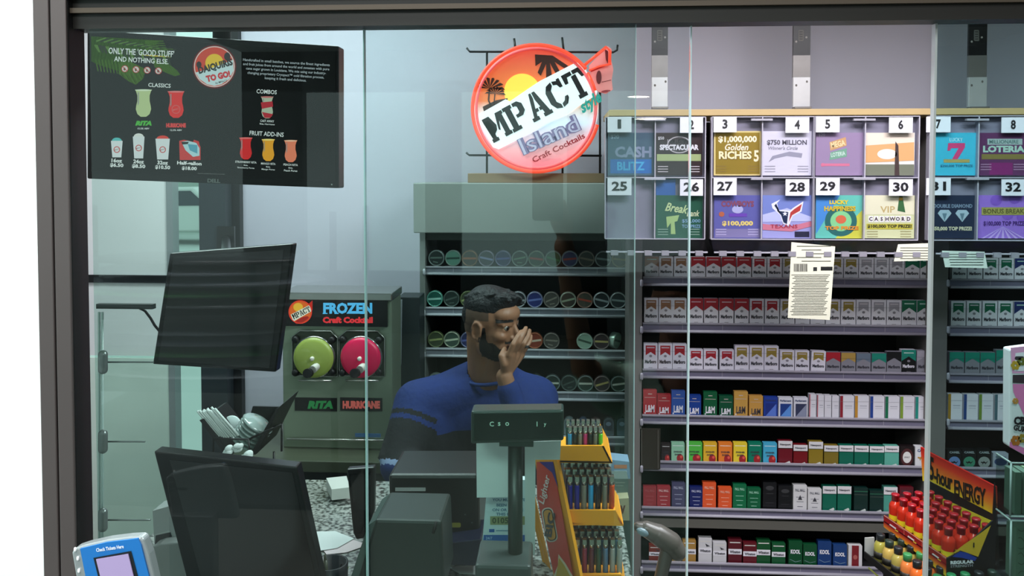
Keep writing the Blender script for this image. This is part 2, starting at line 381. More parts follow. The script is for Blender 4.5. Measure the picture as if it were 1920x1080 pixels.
# uprights
def upright(px0, px1, parent, nm='side_post', z0=0.1, dp=.27):
    b = MB(); b.box(P(px0, 600, YR-.03).x, YR-.03, z0, P(px1, 600, YR-.03).x, YR+dp, ZT, rackg)
    zz = [zc(v_)+.004 for _, v_ in LIPS]
    return b.build(nm, parent, bevel=.002)
upright(1179, 1204, wide, dp=.14)
upright(1744, 1777, nar)
for t_, pxs in ((wide, (1203,)), (nar, (1778,))):
    for u, v_ in LIPS:
        for px in pxs:
            b = MB(); q = P(px, (u+v_)/2+2, YR-.035); b.capsule((q.x, q.y, q.z-.008), (q.x, q.y, q.z+.008), .006, .006, lipe, 10, 3); b.build('shelf_clip', t_)
# lower cross rail under the sixth shelf
b = MB(); b.box(wx0, YR-.01, zc(992), wx1, YR+.01, zc(976), mat('rack_rail_olive', '5c5a54', .5)); b.build('cross_rail', wide)
b = MB(); b.box(nx0, YR-.01, zc(992), nx1, YR+.01, zc(976), mat('rack_rail_olive')); b.build('cross_rail', nar)
# -------- packs
WHT = c('e9e6ee'); INK = c('3d3c44'); CREST = c('8f8a92')
COLS = dict(red='b0202e', cork='9a6a4a', gold='a08a3c', gray='a8a4ae', green='0f6b4c', navy='20306c', teal='1a8a74', slate='6c7c8c', mustard='b8964a', black='101214')
PACK_NAMES = {}
_pk = {}
def packmesh(kind, W, Hh):
    key = (kind, round(W, 4), round(Hh, 4))
    if key in _pk: return _pk[key]
    D = .022; b = MB(); a = kind.split(':'); k = a[0]
    def body(hexc, rough=.35): 
        m = c(hexc, rough); b.bbox(0, 0, 0, W, D, Hh, m, .0012); return m
    g = G(b, local(W, Hh))
    def logo(t, y, h, m, w=.8, bold=.03, L=3, cx=.5): g.text(t, W*cx, Hh*y, w=W*w, h=Hh*h, m=m, L=L, bold=bold)
    if k in ('banner', 'roof', 'dim'):
        colr = c(COLS[a[1]]); base = WHT if k != 'dim' else c('8d8c94'); b.bbox(0, 0, 0, W, D, Hh, base, .0012)
        if k == 'banner':
            g.poly([(W*.14, Hh*.93), (W*.86, Hh*.93), (W*.86, Hh*.58), (W*.5, Hh*.70), (W*.14, Hh*.58)], colr, 1)
            g.rect(W*.22, Hh*.84, W*.78, Hh*.875, c('dad2d6'), 2)
        else:
            dk = c(a[2]) if len(a) > 2 else None
            if dk: g.rect(0, 0, W, Hh, dk, 1)
            g.poly([(0, Hh), (W, Hh), (W, Hh*.56), (W*.5, Hh*.74), (0, Hh*.56)], colr, 1 if not dk else 2)
            if k == 'roof': g.rect(W*.16, Hh*.86, W*.84, Hh*.90, c('e0b8bc') if a[1] == 'red' else c('b8d8cc'), 3)
        g.ell(W*.5, Hh*.56, W*.11, Hh*.045, CREST, 3, 12)
        logo('Marlboro', .36, .135, INK if not (k != 'banner' and len(a) > 2) else WHT, .82, .05)
        g.rect(W*.36, Hh*.14, W*.64, Hh*.155, CREST, 2)
        g.line([(0, Hh*.73), (W, Hh*.73)], .0006, INK, 4)
    elif k == 'LM':
        body(a[1]); logo('L&M', .32, .27, WHT if a[2] == 'w' else INK, .66, .03); g.rect(W*.1, Hh*.72, W*.9, Hh*.735, c('c8b8b0'), 1); g.rect(W*.35, Hh*.84, W*.65, Hh*.87, c('c8b8b0'), 1)
        g.ell(W*.14, Hh*.16, W*.05, Hh*.03, WHT, 2, 10)
    elif k == 'parl':
        body(a[1]); g.poly([(W*.14, Hh*.14), (W*.9, Hh*.14), (W*.9, Hh*.7)], c(a[2]), 2); g.rect(W*.12, Hh*.12, W*.92, Hh*.72, c(a[3]), 1); logo('Parliament', .86, .09, c('31406e'), .8, .03)
    elif k == 'slim':
        body('dcdae2'); 
        if a[1] != '-': g.rect(0, 0, W*(.12 if W < .04 else .2), Hh, c(a[1]), 1)
        g.rect(W*.34, Hh*.58, W*.86, Hh*.61, c('a9a8b4'), 1); g.rect(W*.34, Hh*.5, W*.86, Hh*.52, c('b9b8c4'), 1); g.line([(0, Hh*.77), (W, Hh*.77)], .0007, CREST, 2)
    elif k == 'cigar':
        body(a[1]); g.ell(W*.66, Hh*.27, W*.26, Hh*.2, c('a0242a'), 2, 14); g.ell(W*.74, Hh*.34, W*.1, Hh*.07, c('e0564a'), 3, 10)
        logo('SWISHER', .58, .08, INK, .66, .03); logo('SWEETS', .44, .09, INK, .5, .03); g.rect(W*.1, Hh*.86, W*.9, Hh*.88, c('ffffff'), 1)
    elif k == 'newport':
        body(a[1]); g.rect(0, Hh*.72, W, Hh, c(a[2]), 1); logo('Newport', .85, .1, INK if a[2] != a[1] else c(a[1]), .76, .04)
        g.poly([(W*.45, Hh*.12), (W*.8, Hh*.2), (W*.88, Hh*.14), (W*.75, Hh*.08)], c('d8dcd8'), 2); g.rect(0, Hh*.70, W, Hh*.72, c('0c3a30'), 2)
    elif k == 'pall':
        body(a[1]); logo('PALL MALL', .82, .1, c(a[2]), .72, .03); g.rect(W*.2, Hh*.55, W*.8, Hh*.57, c(a[2]), 1); g.rect(W*.24, Hh*.38, W*.76, Hh*.40, c(a[2]), 1); g.rect(W*.3, Hh*.2, W*.7, Hh*.225, c(a[2]), 1)
        if len(a) > 3: g.poly([(W*.34, Hh*.46), (W*.66, Hh*.46), (W*.5, Hh*.64)], INK, 2)
    elif k == 'winston':
        body(a[1]); g.rect(0, Hh*.42, W, Hh*.63, WHT, 1); logo('Winston', .52, .11, INK, .8, .04); g.rect(W*.1, Hh*.86, W*.9, Hh*.9, c('d8d4d0'), 1)
        if len(a) > 2: g.poly([(W*.5, Hh*.8), (W*.85, Hh*.7), (W*.6, Hh*.68)], INK, 2)
    elif k == 'kool':
        body(a[1]); logo('KOOL', .6, .17, WHT, .72, .05); g.line([(W*.1, Hh*.3), (W*.5, Hh*.2), (W*.9, Hh*.26)], .001, c('9ab8c0'), 1)
    elif k == 'plainblack':
        body('17181b'); g.ell(W*.5, Hh*.8, W*.3, Hh*.08, c('3b3b3e'), 1, 14); g.rect(W*.25, Hh*.6, W*.75, Hh*.62, c('3b3b3e'), 1); g.rect(W*.2, Hh*.28, W*.8, Hh*.3, c('35353a'), 1)
    elif k == 'seal':
        body('1c1416'); g.ell(W*.5, Hh*.5, W*.44, Hh*.4, c('4a2526'), 1, 22); g.ell(W*.5, Hh*.5, W*.3, Hh*.26, c('dcdad6'), 2, 20); g.text('SPIRIT', W*.5, Hh*.5, w=W*.38, m=INK, L=3)
    elif k == 'camelwhite':
        body('d8d8dc'); camel(g, W*.5, Hh*.5, W*.7, c('b88a3c'), 2); logo('CAMEL', .82, .12, c('2c3c78'), .7, .04)
    elif k == 'cameldisc':
        body('0e1214'); g.ell(W*.5, Hh*.38, W*.42, W*.42, c(a[1]), 1, 22); camel(g, W*.5, Hh*.38, W*.5, c('0e1214'), 2); g.text('CAMEL', W*.5, Hh*.87, w=W*.74, h=Hh*.11, m=c('9aa4a8'), L=2, bold=.03)
    elif k == 'silverblue':
        body('9aa2ae'); g.ell(W*.5, Hh*.5, W*.42, Hh*.22, c('2a3e66'), 1, 20); g.rect(W*.15, Hh*.75, W*.85, Hh*.8, c('50607c'), 1)
    elif k == 'redwhite':
        body('d9d6d8'); g.rect(W*.24, 0, W*.76, Hh, c('7c1c24'), 1); g.ell(W*.5, Hh*.5, W*.16, Hh*.1, c('b0605a'), 2, 12)
    elif k == 'newportdark':
        body('0b2a26'); g.rect(0, Hh*.84, W, Hh*.87, c('2e6a50'), 1); g.rect(0, Hh*.72, W, Hh*.74, c('46504a'), 1); g.poly([(W*.45, Hh*.12), (W*.8, Hh*.2), (W*.88, Hh*.14), (W*.75, Hh*.08)], c('c8d0cc'), 2)
    me = b.mesh('pack_'+k); _pk[key] = me; return me
def camel(g, cx, cy, s, m, L):        # small side-on camel silhouette
    q = [(-.5, -.02), (-.42, .12), (-.3, .08), (-.22, .02), (-.12, .2), (0, .22), (.12, .06), (.2, -.02), (.3, .0), (.36, .2), (.5, .22), (.5, .14), (.42, .12), (.38, -.12), (.26, -.2), (.24, -.42), (.18, -.42), (.16, -.2), (-.16, -.18), (-.2, -.42), (-.27, -.42), (-.28, -.16), (-.42, -.12)]
    g.poly([(cx+x*s, cy+y*s*.7) for x, y in q], m, L)
DESC = {'banner:red': 'white cigarette pack with a red banner', 'roof:red': 'red topped white cigarette pack', 'banner:gold': 'white cigarette pack with a gold banner',
 'banner:gray': 'white cigarette pack with a grey banner', 'roof:green': 'green topped white cigarette pack', 'banner:cork': 'white cigarette pack with a brown banner', 'roof:cork': 'brown topped white cigarette pack',
 'banner:green': 'white cigarette pack with a green banner', 'roof:navy': 'navy topped white cigarette pack', 'dim:red': 'grey cigarette pack with a red top', 'dim:mustard': 'grey cigarette pack with a mustard top',
 'dim:slate': 'grey cigarette pack with a slate top', 'dim:teal': 'grey cigarette pack with a teal top', 'dim:black': 'grey cigarette pack with a black top', 'roof:teal:101214': 'black cigarette pack with a teal top', 'dim:gray': 'pale grey cigarette pack'}
SHN = ['top', 'second', 'third', 'fourth', 'fifth', 'sixth', 'bottom']
def place_row(row, specs, rk, base_shift=0):
    """specs: (px_left, width_m, height_m, kind, description, tilt)"""
    zt = zc(LIPS[row][0]); z = zt-(zt-zc(LIPS[row][1]))*.385
    for i, sp in enumerate(specs):
        px, W, Hh, kind, desc = sp[:5]; tilt = sp[5] if len(sp) > 5 else 0
        o = bpy.data.objects.new('cigarette_pack' if 'cigar:' not in kind else 'cigarillo_pack', packmesh(kind, W, Hh)); COL.objects.link(o)
        o.location = (P(px, LIPS[row][0]-20, YR+.008).x, YR+.008+random.uniform(0, .004), z); o.rotation_euler = (0, math.radians(tilt), 0)
        o['label'] = '%s, %s from left on %s shelf, %s rack' % (desc, ORD[i], SHN[row], rk)
        o['category'] = 'cigarette pack' if 'cigar:' not in kind else 'cigarillo pack'; o['group'] = 'packs on the %s shelf of the %s rack' % (SHN[row], rk)
W0 = .0525; KS = .094; LG = .108; SH_ = .088; WW = .0505
def mk(px, kind, h=KS, w=W0, tilt=0, desc=None):
    return (px, w, h, kind, desc or DESC.get(kind, 'cigarette pack'), tilt)
xs = [1210, 1237, 1265]+[1297+28.7*i for i in range(16)]
k1 = ['roof:cork', 'banner:cork', 'banner:cork']+['roof:red']*4+['banner:red']*2+['banner:gold']*5+['banner:gray']*3+['roof:green']*2
place_row(0, [mk(x-1, k, .088) for x, k in zip(xs, k1)], 'wide')
k2 = ['banner:cork']*3+['roof:red']*4+['banner:red']*2+['banner:gold']*5+['banner:gray']*3+['roof:green']*2
xs = [1208, 1235.5, 1261]+[1292+28.55*i for i in range(16)]
place_row(1, [mk(x, k, .106) for x, k in zip(xs, k2)], 'wide')
k3 = [('banner:red', LG)]*3+[('banner:red', SH_)]*3+[('banner:gold', .104)]*3+[('banner:gold', SH_)]*3+[('dim:red', .083), ('dim:mustard', .082), ('dim:slate', .08), ('dim:teal', .082), ('dim:black', .088), ('roof:teal:101214', .096), ('dim:gray', .094)]
xs = [1207, 1234.5, 1261.5, 1292, 1320, 1350, 1378, 1406, 1433.5, 1463, 1491, 1521, 1549.5, 1578, 1606.5, 1635, 1663.5, 1691, 1720]
place_row(2, [mk(x, k[0], k[1], tilt=(2 if i == 11 else 0)) for i, (x, k) in enumerate(zip(xs, k3))], 'wide')
k4 = [(1206, 'LM:a83038:w', .105, 'tall red cigarette pack'), (1232.5, 'LM:a02c34:w', .088, 'short red cigarette pack'), (1259, 'LM:2f55a0:w', .103, 'tall blue cigarette pack'), (1289, 'LM:1c3f8f:w', .087, 'short blue cigarette pack'),
 (1319, 'LM:0d5a36:w', .101, 'tall green cigarette pack'), (1348.5, 'LM:0d4f34:w', .087, 'short green cigarette pack'), (1376.5, 'LM:c89a4c:k', .104, 'tall gold cigarette pack'), (1405, 'LM:c8964a:k', .088, 'short gold cigarette pack'),
 (1432.5, 'parl:23409a:5a7ad0:1c3180', .084, 'blue cigarette pack with diagonal flash'), (1460, 'parl:dcdce6:5a90d8:1d3c84', .084, 'white cigarette pack with blue diagonal square'), (1489, 'parl:dcdce6:8a90a8:343a58', .084, 'white cigarette pack with grey diagonal square')]
s4 = [mk(a, k, h, desc=d, w=W0-.001) for a, k, h, d in k4]
s4 += [mk(1518+14.3*i, 'slim:'+q, .098-.002*i, .025, desc='narrow white cigarette pack') for i, q in enumerate(('b04450', 'b04450', '-', '-'))]
s4 += [mk(1575.5+28.4*i, 'slim:'+q, .094, .051, desc='white cigarette pack with a %s side stripe' % n) for i, (q, n) in enumerate((('8c2030', 'red'), ('c08a30', 'gold'), ('20408c', 'blue'), ('0f6a48', 'green'), ('7c9a34', 'lime'), ('1c8a7c', 'teal')))]
place_row(3, s4, 'wide')
k5 = [(1240, 'cigar:2c2426', .076, 'dark cigarillo pack', .034), (1259, 'cigar:94c8a8', .08, 'pale green cigarillo pack', .05), (1287, 'cigar:54b848', .082, 'bright green cigarillo pack', .06), (1319, 'cigar:e0b030', .083, 'amber yellow cigarillo pack', .051), (1347.5, 'cigar:e88030', .084, 'orange cigarillo pack', .051),
 (1375.5, 'cigar:e8cc38', .085, 'lemon yellow cigarillo pack', .051), (1403.5, 'cigar:107a60', .087, 'dark teal cigarillo pack', .05), (1431, 'cigar:48a8cc', .087, 'sky blue cigarillo pack', .051),
 (1459.5, 'newport:6c1824:dcd8dc', .096, 'tall maroon cigarette pack with a white top', W0), (1488, 'newport:74161e:dcd8dc', .082, 'short maroon cigarette pack with a white top', W0), (1516.5, 'newport:8a7424:dcd8dc', .096, 'tall olive cigarette pack with a white top', W0), (1545.5, 'newport:7c6a24:dcd8dc', .082, 'short olive cigarette pack with a white top', W0),
 (1574, 'newport:0e6450:dcd8dc', .083, 'green cigarette pack with a white top', W0), (1602.5, 'newport:0e6450:dcd8dc', .083, 'green cigarette pack with a white top', W0), (1631, 'newport:0e6450:dcd8dc', .083, 'green cigarette pack with a white top', W0), (1659.5, 'newport:5ca896:dcd8dc', .084, 'mint green cigarette pack with a white top', W0),
 (1688, 'seal', .084, 'dark cigarette pack with a white round seal', W0), (1717, 'camelwhite', .084, 'white cigarette pack with a tan camel', W0)]
place_row(4, [mk(a, k, h, w_, desc=d) for a, k, h, d, w_ in k5], 'wide')
k6 = [(1206, 'pall:943038:a8585c', .086, 'dull red cigarette pack'), (1232, 'pall:a0343c:e0b8b8', .087, 'light red cigarette pack'), (1259.5, 'pall:4c4a68:b0b0c8', .103, 'tall slate cigarette pack'), (1293.5, 'pall:182460:b8bcd8', .087, 'short navy cigarette pack'),
 (1317.5, 'pall:e0582c:f0b098', .106, 'tall orange cigarette pack'), (1347, 'pall:e0582c:f0b098', .088, 'short orange cigarette pack'), (1374.5, 'pall:0f6a42:98d0b4', .102, 'tall green cigarette pack'), (1401.5, 'pall:0f5e3a:98d0b4', .087, 'short green cigarette pack'),
 (1431, 'plainblack', .112, 'tall black cigarette pack'), (1459.5, 'plainblack', .1, 'shorter black cigarette pack'), (1487.5, 'pall:d4d2d4:70707a:x', .104, 'tall white cigarette pack with a dark crest'), (1515.5, 'pall:d4d2d4:70707a:x', .09, 'short white cigarette pack with a dark crest'),
 (1543, 'newport:0e6450:dcd8dc', .102, 'tall green cigarette pack with a white top'), (1571, 'newport:0e6450:dcd8dc', .103, 'broad green cigarette pack with a white top'), (1601.5, 'newportdark', .1, 'tall black green cigarette pack'), (1631, 'newportdark', .09, 'short black green cigarette pack'),
 (1657.5, 'newport:4c9888:dcd8dc', .104, 'mint cigarette pack with a white top'), (1687, 'newport:6c1824:5c1420', .106, 'maroon cigarette pack half hidden')]
place_row(5, [mk(a, k, h, desc=d, w=W0-.002) for a, k, h, d in k6], 'wide')
k7 = [(1217, 'winston:702820:x', .07, 'low rust red cigarette pack'), (1252, 'winston:9c8450:x', .09, 'tan cigarette pack'), (1280, 'winston:a88040', .092, 'gold brown cigarette pack'), (1310, 'winston:d0ced2:x', .102, 'tall white cigarette pack with eagle mark'), (1337, 'winston:cccace:x', .088, 'short white cigarette pack with eagle mark'),
 (1366, 'winston:581420', .1, 'tall maroon cigarette pack with a white band'), (1393.5, 'winston:601620', .09, 'short maroon cigarette pack with a white band'), (1419.5, 'winston:14502c', .1, 'tall green cigarette pack with a white band'), (1447.5, 'winston:145430', .09, 'short green cigarette pack with a white band'),
 (1479, 'kool:0f4c2c', .1, 'tall dark green cigarette pack'), (1506.5, 'kool:0f4c2c', .088, 'short dark green cigarette pack'), (1534, 'kool:1a3c74', .101, 'tall dark blue cigarette pack'), (1562.5, 'kool:1c3f78', .09, 'short dark blue cigarette pack'), (1591, 'redwhite', .09, 'white cigarette pack with a wide maroon stripe')]
place_row(6, [mk(a, k, h, desc=d, w=W0-.002) for a, k, h, d in k7], 'wide')
# narrow rack
place_row(0, [mk(1786+29.2*i, k, .09) for i, k in enumerate(('banner:gray', 'banner:gray', 'banner:green', 'banner:green', 'roof:navy'))], 'right')
place_row(1, [mk(1783.5+29.6*i, k, .105) for i, k in enumerate(('banner:green', 'banner:green', 'banner:green', 'banner:green', 'roof:navy'))], 'right')
place_row(2, [mk(1781+29*i, k, .09+(.01 if i == 3 else 0)) for i, k in enumerate(('dim:teal', 'dim:teal', 'dim:teal', 'dim:teal'))], 'right')
place_row(3, [mk(1778+29.3*i, 'slim:'+q, .108, .051, desc='white cigarette pack with a %s side stripe' % n) for i, (q, n) in enumerate((('a07c28', 'gold'), ('20407c', 'blue'), ('6c8a34', 'lime'), ('4c6a74', 'grey')))], 'right')
place_row(4, [mk(1777, 'cameldisc:6480b0', .075, .051, desc='black cigarette pack with a blue camel disc'), mk(1805, 'cameldisc:3c8468', .076, .051, desc='black cigarette pack with a green camel disc'), mk(1833.5, 'cameldisc:8a928e', .076, .051, desc='black cigarette pack with a grey camel disc'), mk(1862.5, 'silverblue', .066, .055, desc='silver pack with a blue oval')], 'right')
# dark card leaning at the fifth shelf, left end
b = MB(); q0 = P(1200, 804, YR-.03); q1 = P(1238, 880, YR-.03); b.box(q0.x, YR-.03, q1.z, q1.x, YR-.02, q0.z, mat('dark_brown_panel', '2b241e', .4)); g = G(b, yplane(YR-.03))
for a_ in (1203, 1234): g.line([(a_, 806), (a_, 878)], .8, c('6a6660'))
b.build('hanging_panel', **T('small dark brown panel hung on the left rack post', 'panel'))

# =================================================================== TOBACCO TIN RACK
YT = 3.25
tr = thing('tin_rack', 'grey rack of round tobacco tins behind the seated man', 'rack')
steelg = mat('tin_rack_grey', '6e7470', .5, var=.06, scale=6); tx0, tx1 = P(789, 600, YT).x, P(1176, 600, YT).x
ht, hb = P(950, 343, 3.2).z, P(950, 437, 3.2).z
b = MB(); hx0 = P(775, 400, 3.18).x; b.box(hx0, 3.18, hb, P(1150, 400, 3.18).x, 3.5, ht, mat('header_box_grey', '8d948f', .38, var=.05, scale=4)); b.build('header_box', tr, bevel=.004)
b = MB(); b.box(tx0, YT-.02, .1, P(799, 600, YT).x, YT+.3, hb, steelg); b.build('side_post', tr, bevel=.002)
b = MB(); b.box(P(1176, 600, YT).x, YT-.02, .1, P(1180, 600, YT).x, YT+.3, hb, mat('tin_rack_edge', '9aa09c', .4)); b.build('side_post', tr)
b = MB(); b.box(tx0, YT+.3, .1, tx1+.01, YT+.31, hb, mat('tin_rack_inner', '101413', .6)); b.build('back_panel', tr)
b = MB(); q0 = P(799, 445, YT); b.box(P(799, 445, YT).x, YT+.0, P(799, 450, YT).z, tx1, YT+.05, hb, mat('header_under_rail', '4a504c', .5)); b.build('top_rail', tr)  # plain dark grey rail under the header box
TL = [(500, 517), (577, 594), (654, 672), (733, 750), (815, 832), (905, 922), (990, 1007)]
lipg = mat('tin_lip_grey', '7f858e', .35, var=.05); lipw = mat('tin_lip_white', 'b9bdc4', .3)
for u, v_ in TL:
    b = MB(); shelf(b, P(797, u, YT).x, P(1174, u, YT).x, YT, zc(u, YT, 985), zc(v_, YT, 985), .28, lipg, lipw); b.build('shelf', tr)
    b = MB(); q = P(797, (u+v_)/2+2, YT-.02); b.capsule((q.x-.004, YT-.02, q.z-.006), (q.x-.004, YT-.02, q.z+.008), .006, .006, lipw, 8, 3); b.build('shelf_clip', tr)
def tinmesh(ringc, face, mark):
    b = MB(); R = .0335; o = (0, .026, 0); rm = mat('tin_rim_'+ringc, ringc, .3, metal=.3)
    b.lathe(o, (0, -1, 0), [(R*.97, 0), (R, .003), (R, .023), (R*.985, .026), (R*.86, .026), (R*.85, .0245)], rm, 24)
    f = local(1, 1); g = G(b, lambda u, v, L=1: f(u, v, L)+V((0, .0012, 0))); g.f.n = V((0, -1, 0)); g.f.flip = 1
    g.ell(0, 0, R*.85, R*.85, c(face), 1, 24)
    mm = c(mark); k = (int(face, 16)+int(mark, 16)) % 4
    if k == 0: g.rect(-R*.8, -R*.12, R*.8, R*.12, mm, 2)
    elif k == 1: g.ell(R*.25, R*.1, R*.34, R*.3, mm, 2, 14)
    elif k == 2: g.poly([(-R*.75, -R*.2), (R*.7, R*.1), (R*.74, R*.32), (-R*.7, 0)], mm, 2); g.rect(-R*.3, -R*.55, R*.3, -R*.42, mm, 2)
    else: g.ell(0, R*.12, R*.5, R*.26, mm, 2, 14); g.rect(-R*.5, -R*.45, R*.5, -R*.33, c('c8ccc8'), 2)
    return b.mesh('tobacco_tin')
TN = [('8fa09c', '23302e', '6a8078', 'charcoal'), ('8ca89c', '6aa08c', '2c5044', 'mint green'), ('8a6a4a', '2c2a20', 'a06038', 'brown rimmed'), ('8c8a9c', '3a4048', '8a94b8', 'slate and lilac'), ('7c80a0', '28305c', '5a64a0', 'deep blue'), ('8a9c94', '22342e', '6a8a70', 'dark green'),
      ('7a8a78', '1f4030', '9c4038', 'green with red stripe'), ('8a9a94', '1c5030', '2f7a48', 'leaf green'), ('8c98a4', '303c68', 'a84038', 'blue and red'), ('948a80', '3a3c38', '8a7a68', 'grey brown'), ('a0a8a8', '202a2c', '8a9898', 'black and silver'), ('a09468', '3c3820', 'a08c40', 'gold rimmed'),
      ('6fb8a4', '1f5c50', '9ad0c0', 'teal'), ('5c6c66', '22302c', '4c5c56', 'dull black'), ('9aa0c0', '283274', '7080c0', 'royal blue'), ('8a847c', '4a4842', '8a8478', 'taupe'), ('b0b8a8', '2c302c', '9aa890', 'olive silver'), ('9c7a6c', '4c4a40', 'b04c38', 'copper red'), ('b8bcc0', '24282c', '9aa0a4', 'silver ringed black'),
      ('6c7a50', '3c4830', '98a468', 'olive'), ('a0ac94', '3c5044', 'c0ccb0', 'pale sage'), ('b06848', '8a3c28', 'd8c8b0', 'rust orange'), ('b0c8b8', '98b8a4', '3c5c50', 'pale mint'), ('8c7c78', '3c2c30', 'c8b470', 'brown with cream band'), ('7c8c88', '283830', 'd0d4c4', 'green with cream band')]
_tm = {}
def tin(px, py, row, idx, k, z=None):
    if k not in _tm: _tm[k] = tinmesh(*TN[k][:3])
    o = bpy.data.objects.new('tobacco_tin', _tm[k]); COL.objects.link(o); o.rotation_euler = (0, 0, 0)
    o.location = (P(px, py, YT+.01).x, YT+.008, zc(TL[row][0], YT, 985)+.0335-.002)
    o['label'] = 'round %s tobacco tin, %s from left on the %s tin rack shelf' % (TN[k][3], ORD[idx], SHN[row] if row < 4 else 'fifth')
    o['category'] = 'tobacco tin'; o['group'] = 'tins on the %s tin rack shelf' % ORD[row]; o.rotation_euler = (0, random.uniform(-.3, .3), 0)
for i in range(12): tin(818+31.3*i, 484, 0, i, i)
for i, k in enumerate([12, 13, 19, 3, 13, 18, 14, 15, 16, 17, 18, 10]): tin(815+31.3*i, 561, 1, i, k)
for i, (px, k) in enumerate(((817, 19), (847, 20), (878, 4), (909, 5), (940, 13), (971, 3), (1002.5, 21), (1034, 15), (1096.5, 22), (1128, 23))): tin(px, 637, 2, i, k)
for i, (px, k) in enumerate(((817, 0), (848, 5), (880, 9), (911, 13), (942, 10), (974, 6), (1005, 13), (1035.5, 24), (1067, 13), (1098, 24), (1129, 23), (1160.5, 24))): tin(px, 718, 3, i, k)
# tipped tin at the end of the third shelf
o = bpy.data.objects.new('tobacco_tin', _tm[22]); COL.objects.link(o); q = P(1158, 637, YT+.03); o.location = (q.x, YT+.03, zc(654, YT, 985)+.031); o.rotation_euler = (.1, .3, 1.05)
o['label'] = 'pale mint tobacco tin turned sideways at the right end of third shelf'; o['category'] = 'tobacco tin'; o['group'] = 'tins on the third tin rack shelf'
def archtin(px, py, idx, hexc, nm):     # arch-topped clear blister packs on the fifth shelf
    b = MB(); w_, h_ = .021, .074; pts = [(-w_, .004), (-w_+.004, 0), (w_-.004, 0), (w_, .004)]+[(w_*math.cos(math.radians(a)), h_-w_+w_*math.sin(math.radians(a))) for a in range(0, 181, 15)]
    q = P(px, py, YT+.02); z = zc(TL[4][0], YT, 985)
    b.prism([(q.x+x, YT+.006, z+y) for x, y in pts], (0, .02, 0), mat('blister_'+hexc, hexc, .2, coat=.5))
    g = G(b, yplane(YT+.006)); cx = px; s_ = 455
    g.rrect(cx-7, py-10, cx+7, py+10, 5, c('33404c'), 1); g.ell(cx, py-2, 5, 4, c('7f8ea4'), 2, 12)
    b.build('blister_tin', **T('%s arch topped blister tin, %s from left on the fifth shelf' % (nm, ORD[idx]), 'blister pack', 'arched tins on the fifth tin rack shelf'))
for i, (px, h_, nm) in enumerate(((1067, '7c8c8c', 'pale grey'), (1093, '4c5a70', 'blue grey'), (1117, '5c4844', 'brown'), (1141, '56666c', 'slate'), (1166, '4c5c6c', 'dark slate'))): archtin(px, 797, i, h_, nm)
# =================================================================== WOOD LEDGES, WALL STRAPS
wood = mat('pine_board', 'c6aa78', .55, var=.12, scale=14)
b = MB(); q0 = P(1142, 205, 2.93); q1 = P(1142, 220, 2.93); b.box(q0.x, 2.93, ZT+.001, 3.9, 3.29, ZT+.024, wood); b.build('ledge_board', bevel=.002, **T('long pale pine board lying across the top of the cigarette racks', 'board'))
b = MB(); b.box(P(877, 335, 3.24).x, 3.24, ht, P(1133, 335, 3.24).x, 3.45, P(1000, 325, 3.24).z, mat('tan_board', '8d7558', .6, var=.12, scale=10)); b.build('ledge_board', bevel=.002, **T('tan wooden board under the round neon sign', 'board'))
for i, (a_, d_) in enumerate(((1222, 1252), (1487, 1519), (1816, 1850), (2090, 2124))):
    Y = 3.3; t = thing('metal_strap', ('leftmost metal strap, reflections painted dark to silver, above the pine board', 'middle metal strap, reflections painted dark to silver, above the pine board', 'right metal strap, reflections painted dark to silver, behind the tinted pane', 'far right metal strap above the pine board')[i], 'strap', 'metal straps above the pine board')
    x0, x1 = P(a_, 120, Y).x, P(d_, 120, Y).x; zm = P(a_, 104, Y).z
    b = MB(); b.box(x0, Y, zm, x1, Y+.012, 2.75, mat('strap_dark_reflection', '1b191b', .35, var=.2, scale=9)); g = G(b, yplane(Y)); m_ = c('a8a4a0')  # dark and silver plates put the metal strip's reflections into the colour
    g.rrect(a_+10, 56, a_+20, 77, 2, c('6a6864'), 1)
    for r in range(4): g.rect(a_+12, 59+r*4.5, a_+18, 60.5+r*4.5, c('2c2a2c'), 2)
    g.ell(a_+6, 78, 2, 2, m_, 1, 10); g.ell(a_+25, 70, 2, 2, m_, 1, 10); b.build('upper_plate', t)
    b = MB(); zl = P(a_, 145, Y).z; b.box(x0, Y-.002, zl, x1, Y+.012, zm, mat('strap_dull', '8a8684', .35, metal=.4, var=.15)); b.build('middle_plate', t)
    b = MB(); ze = P(a_, 201, Y).z; b.box(x0, Y-.006, ze, x1, Y+.010, zl, mat('strap_bright_reflection', 'd4d4d6', .35, metal=.3, var=.06, scale=30)); g = G(b, yplane(Y-.006)); g.ell(a_+6, 160, 2, 2.4, c('6c6864'), 1, 10); g.ell(a_+26, 153, 2, 2.4, c('6c6864'), 1, 10)
    b.box(x0, Y-.03, ze-.008, x1, Y+.01, ze, mat('strap_dull')); b.build('lower_plate', t, bevel=.001)
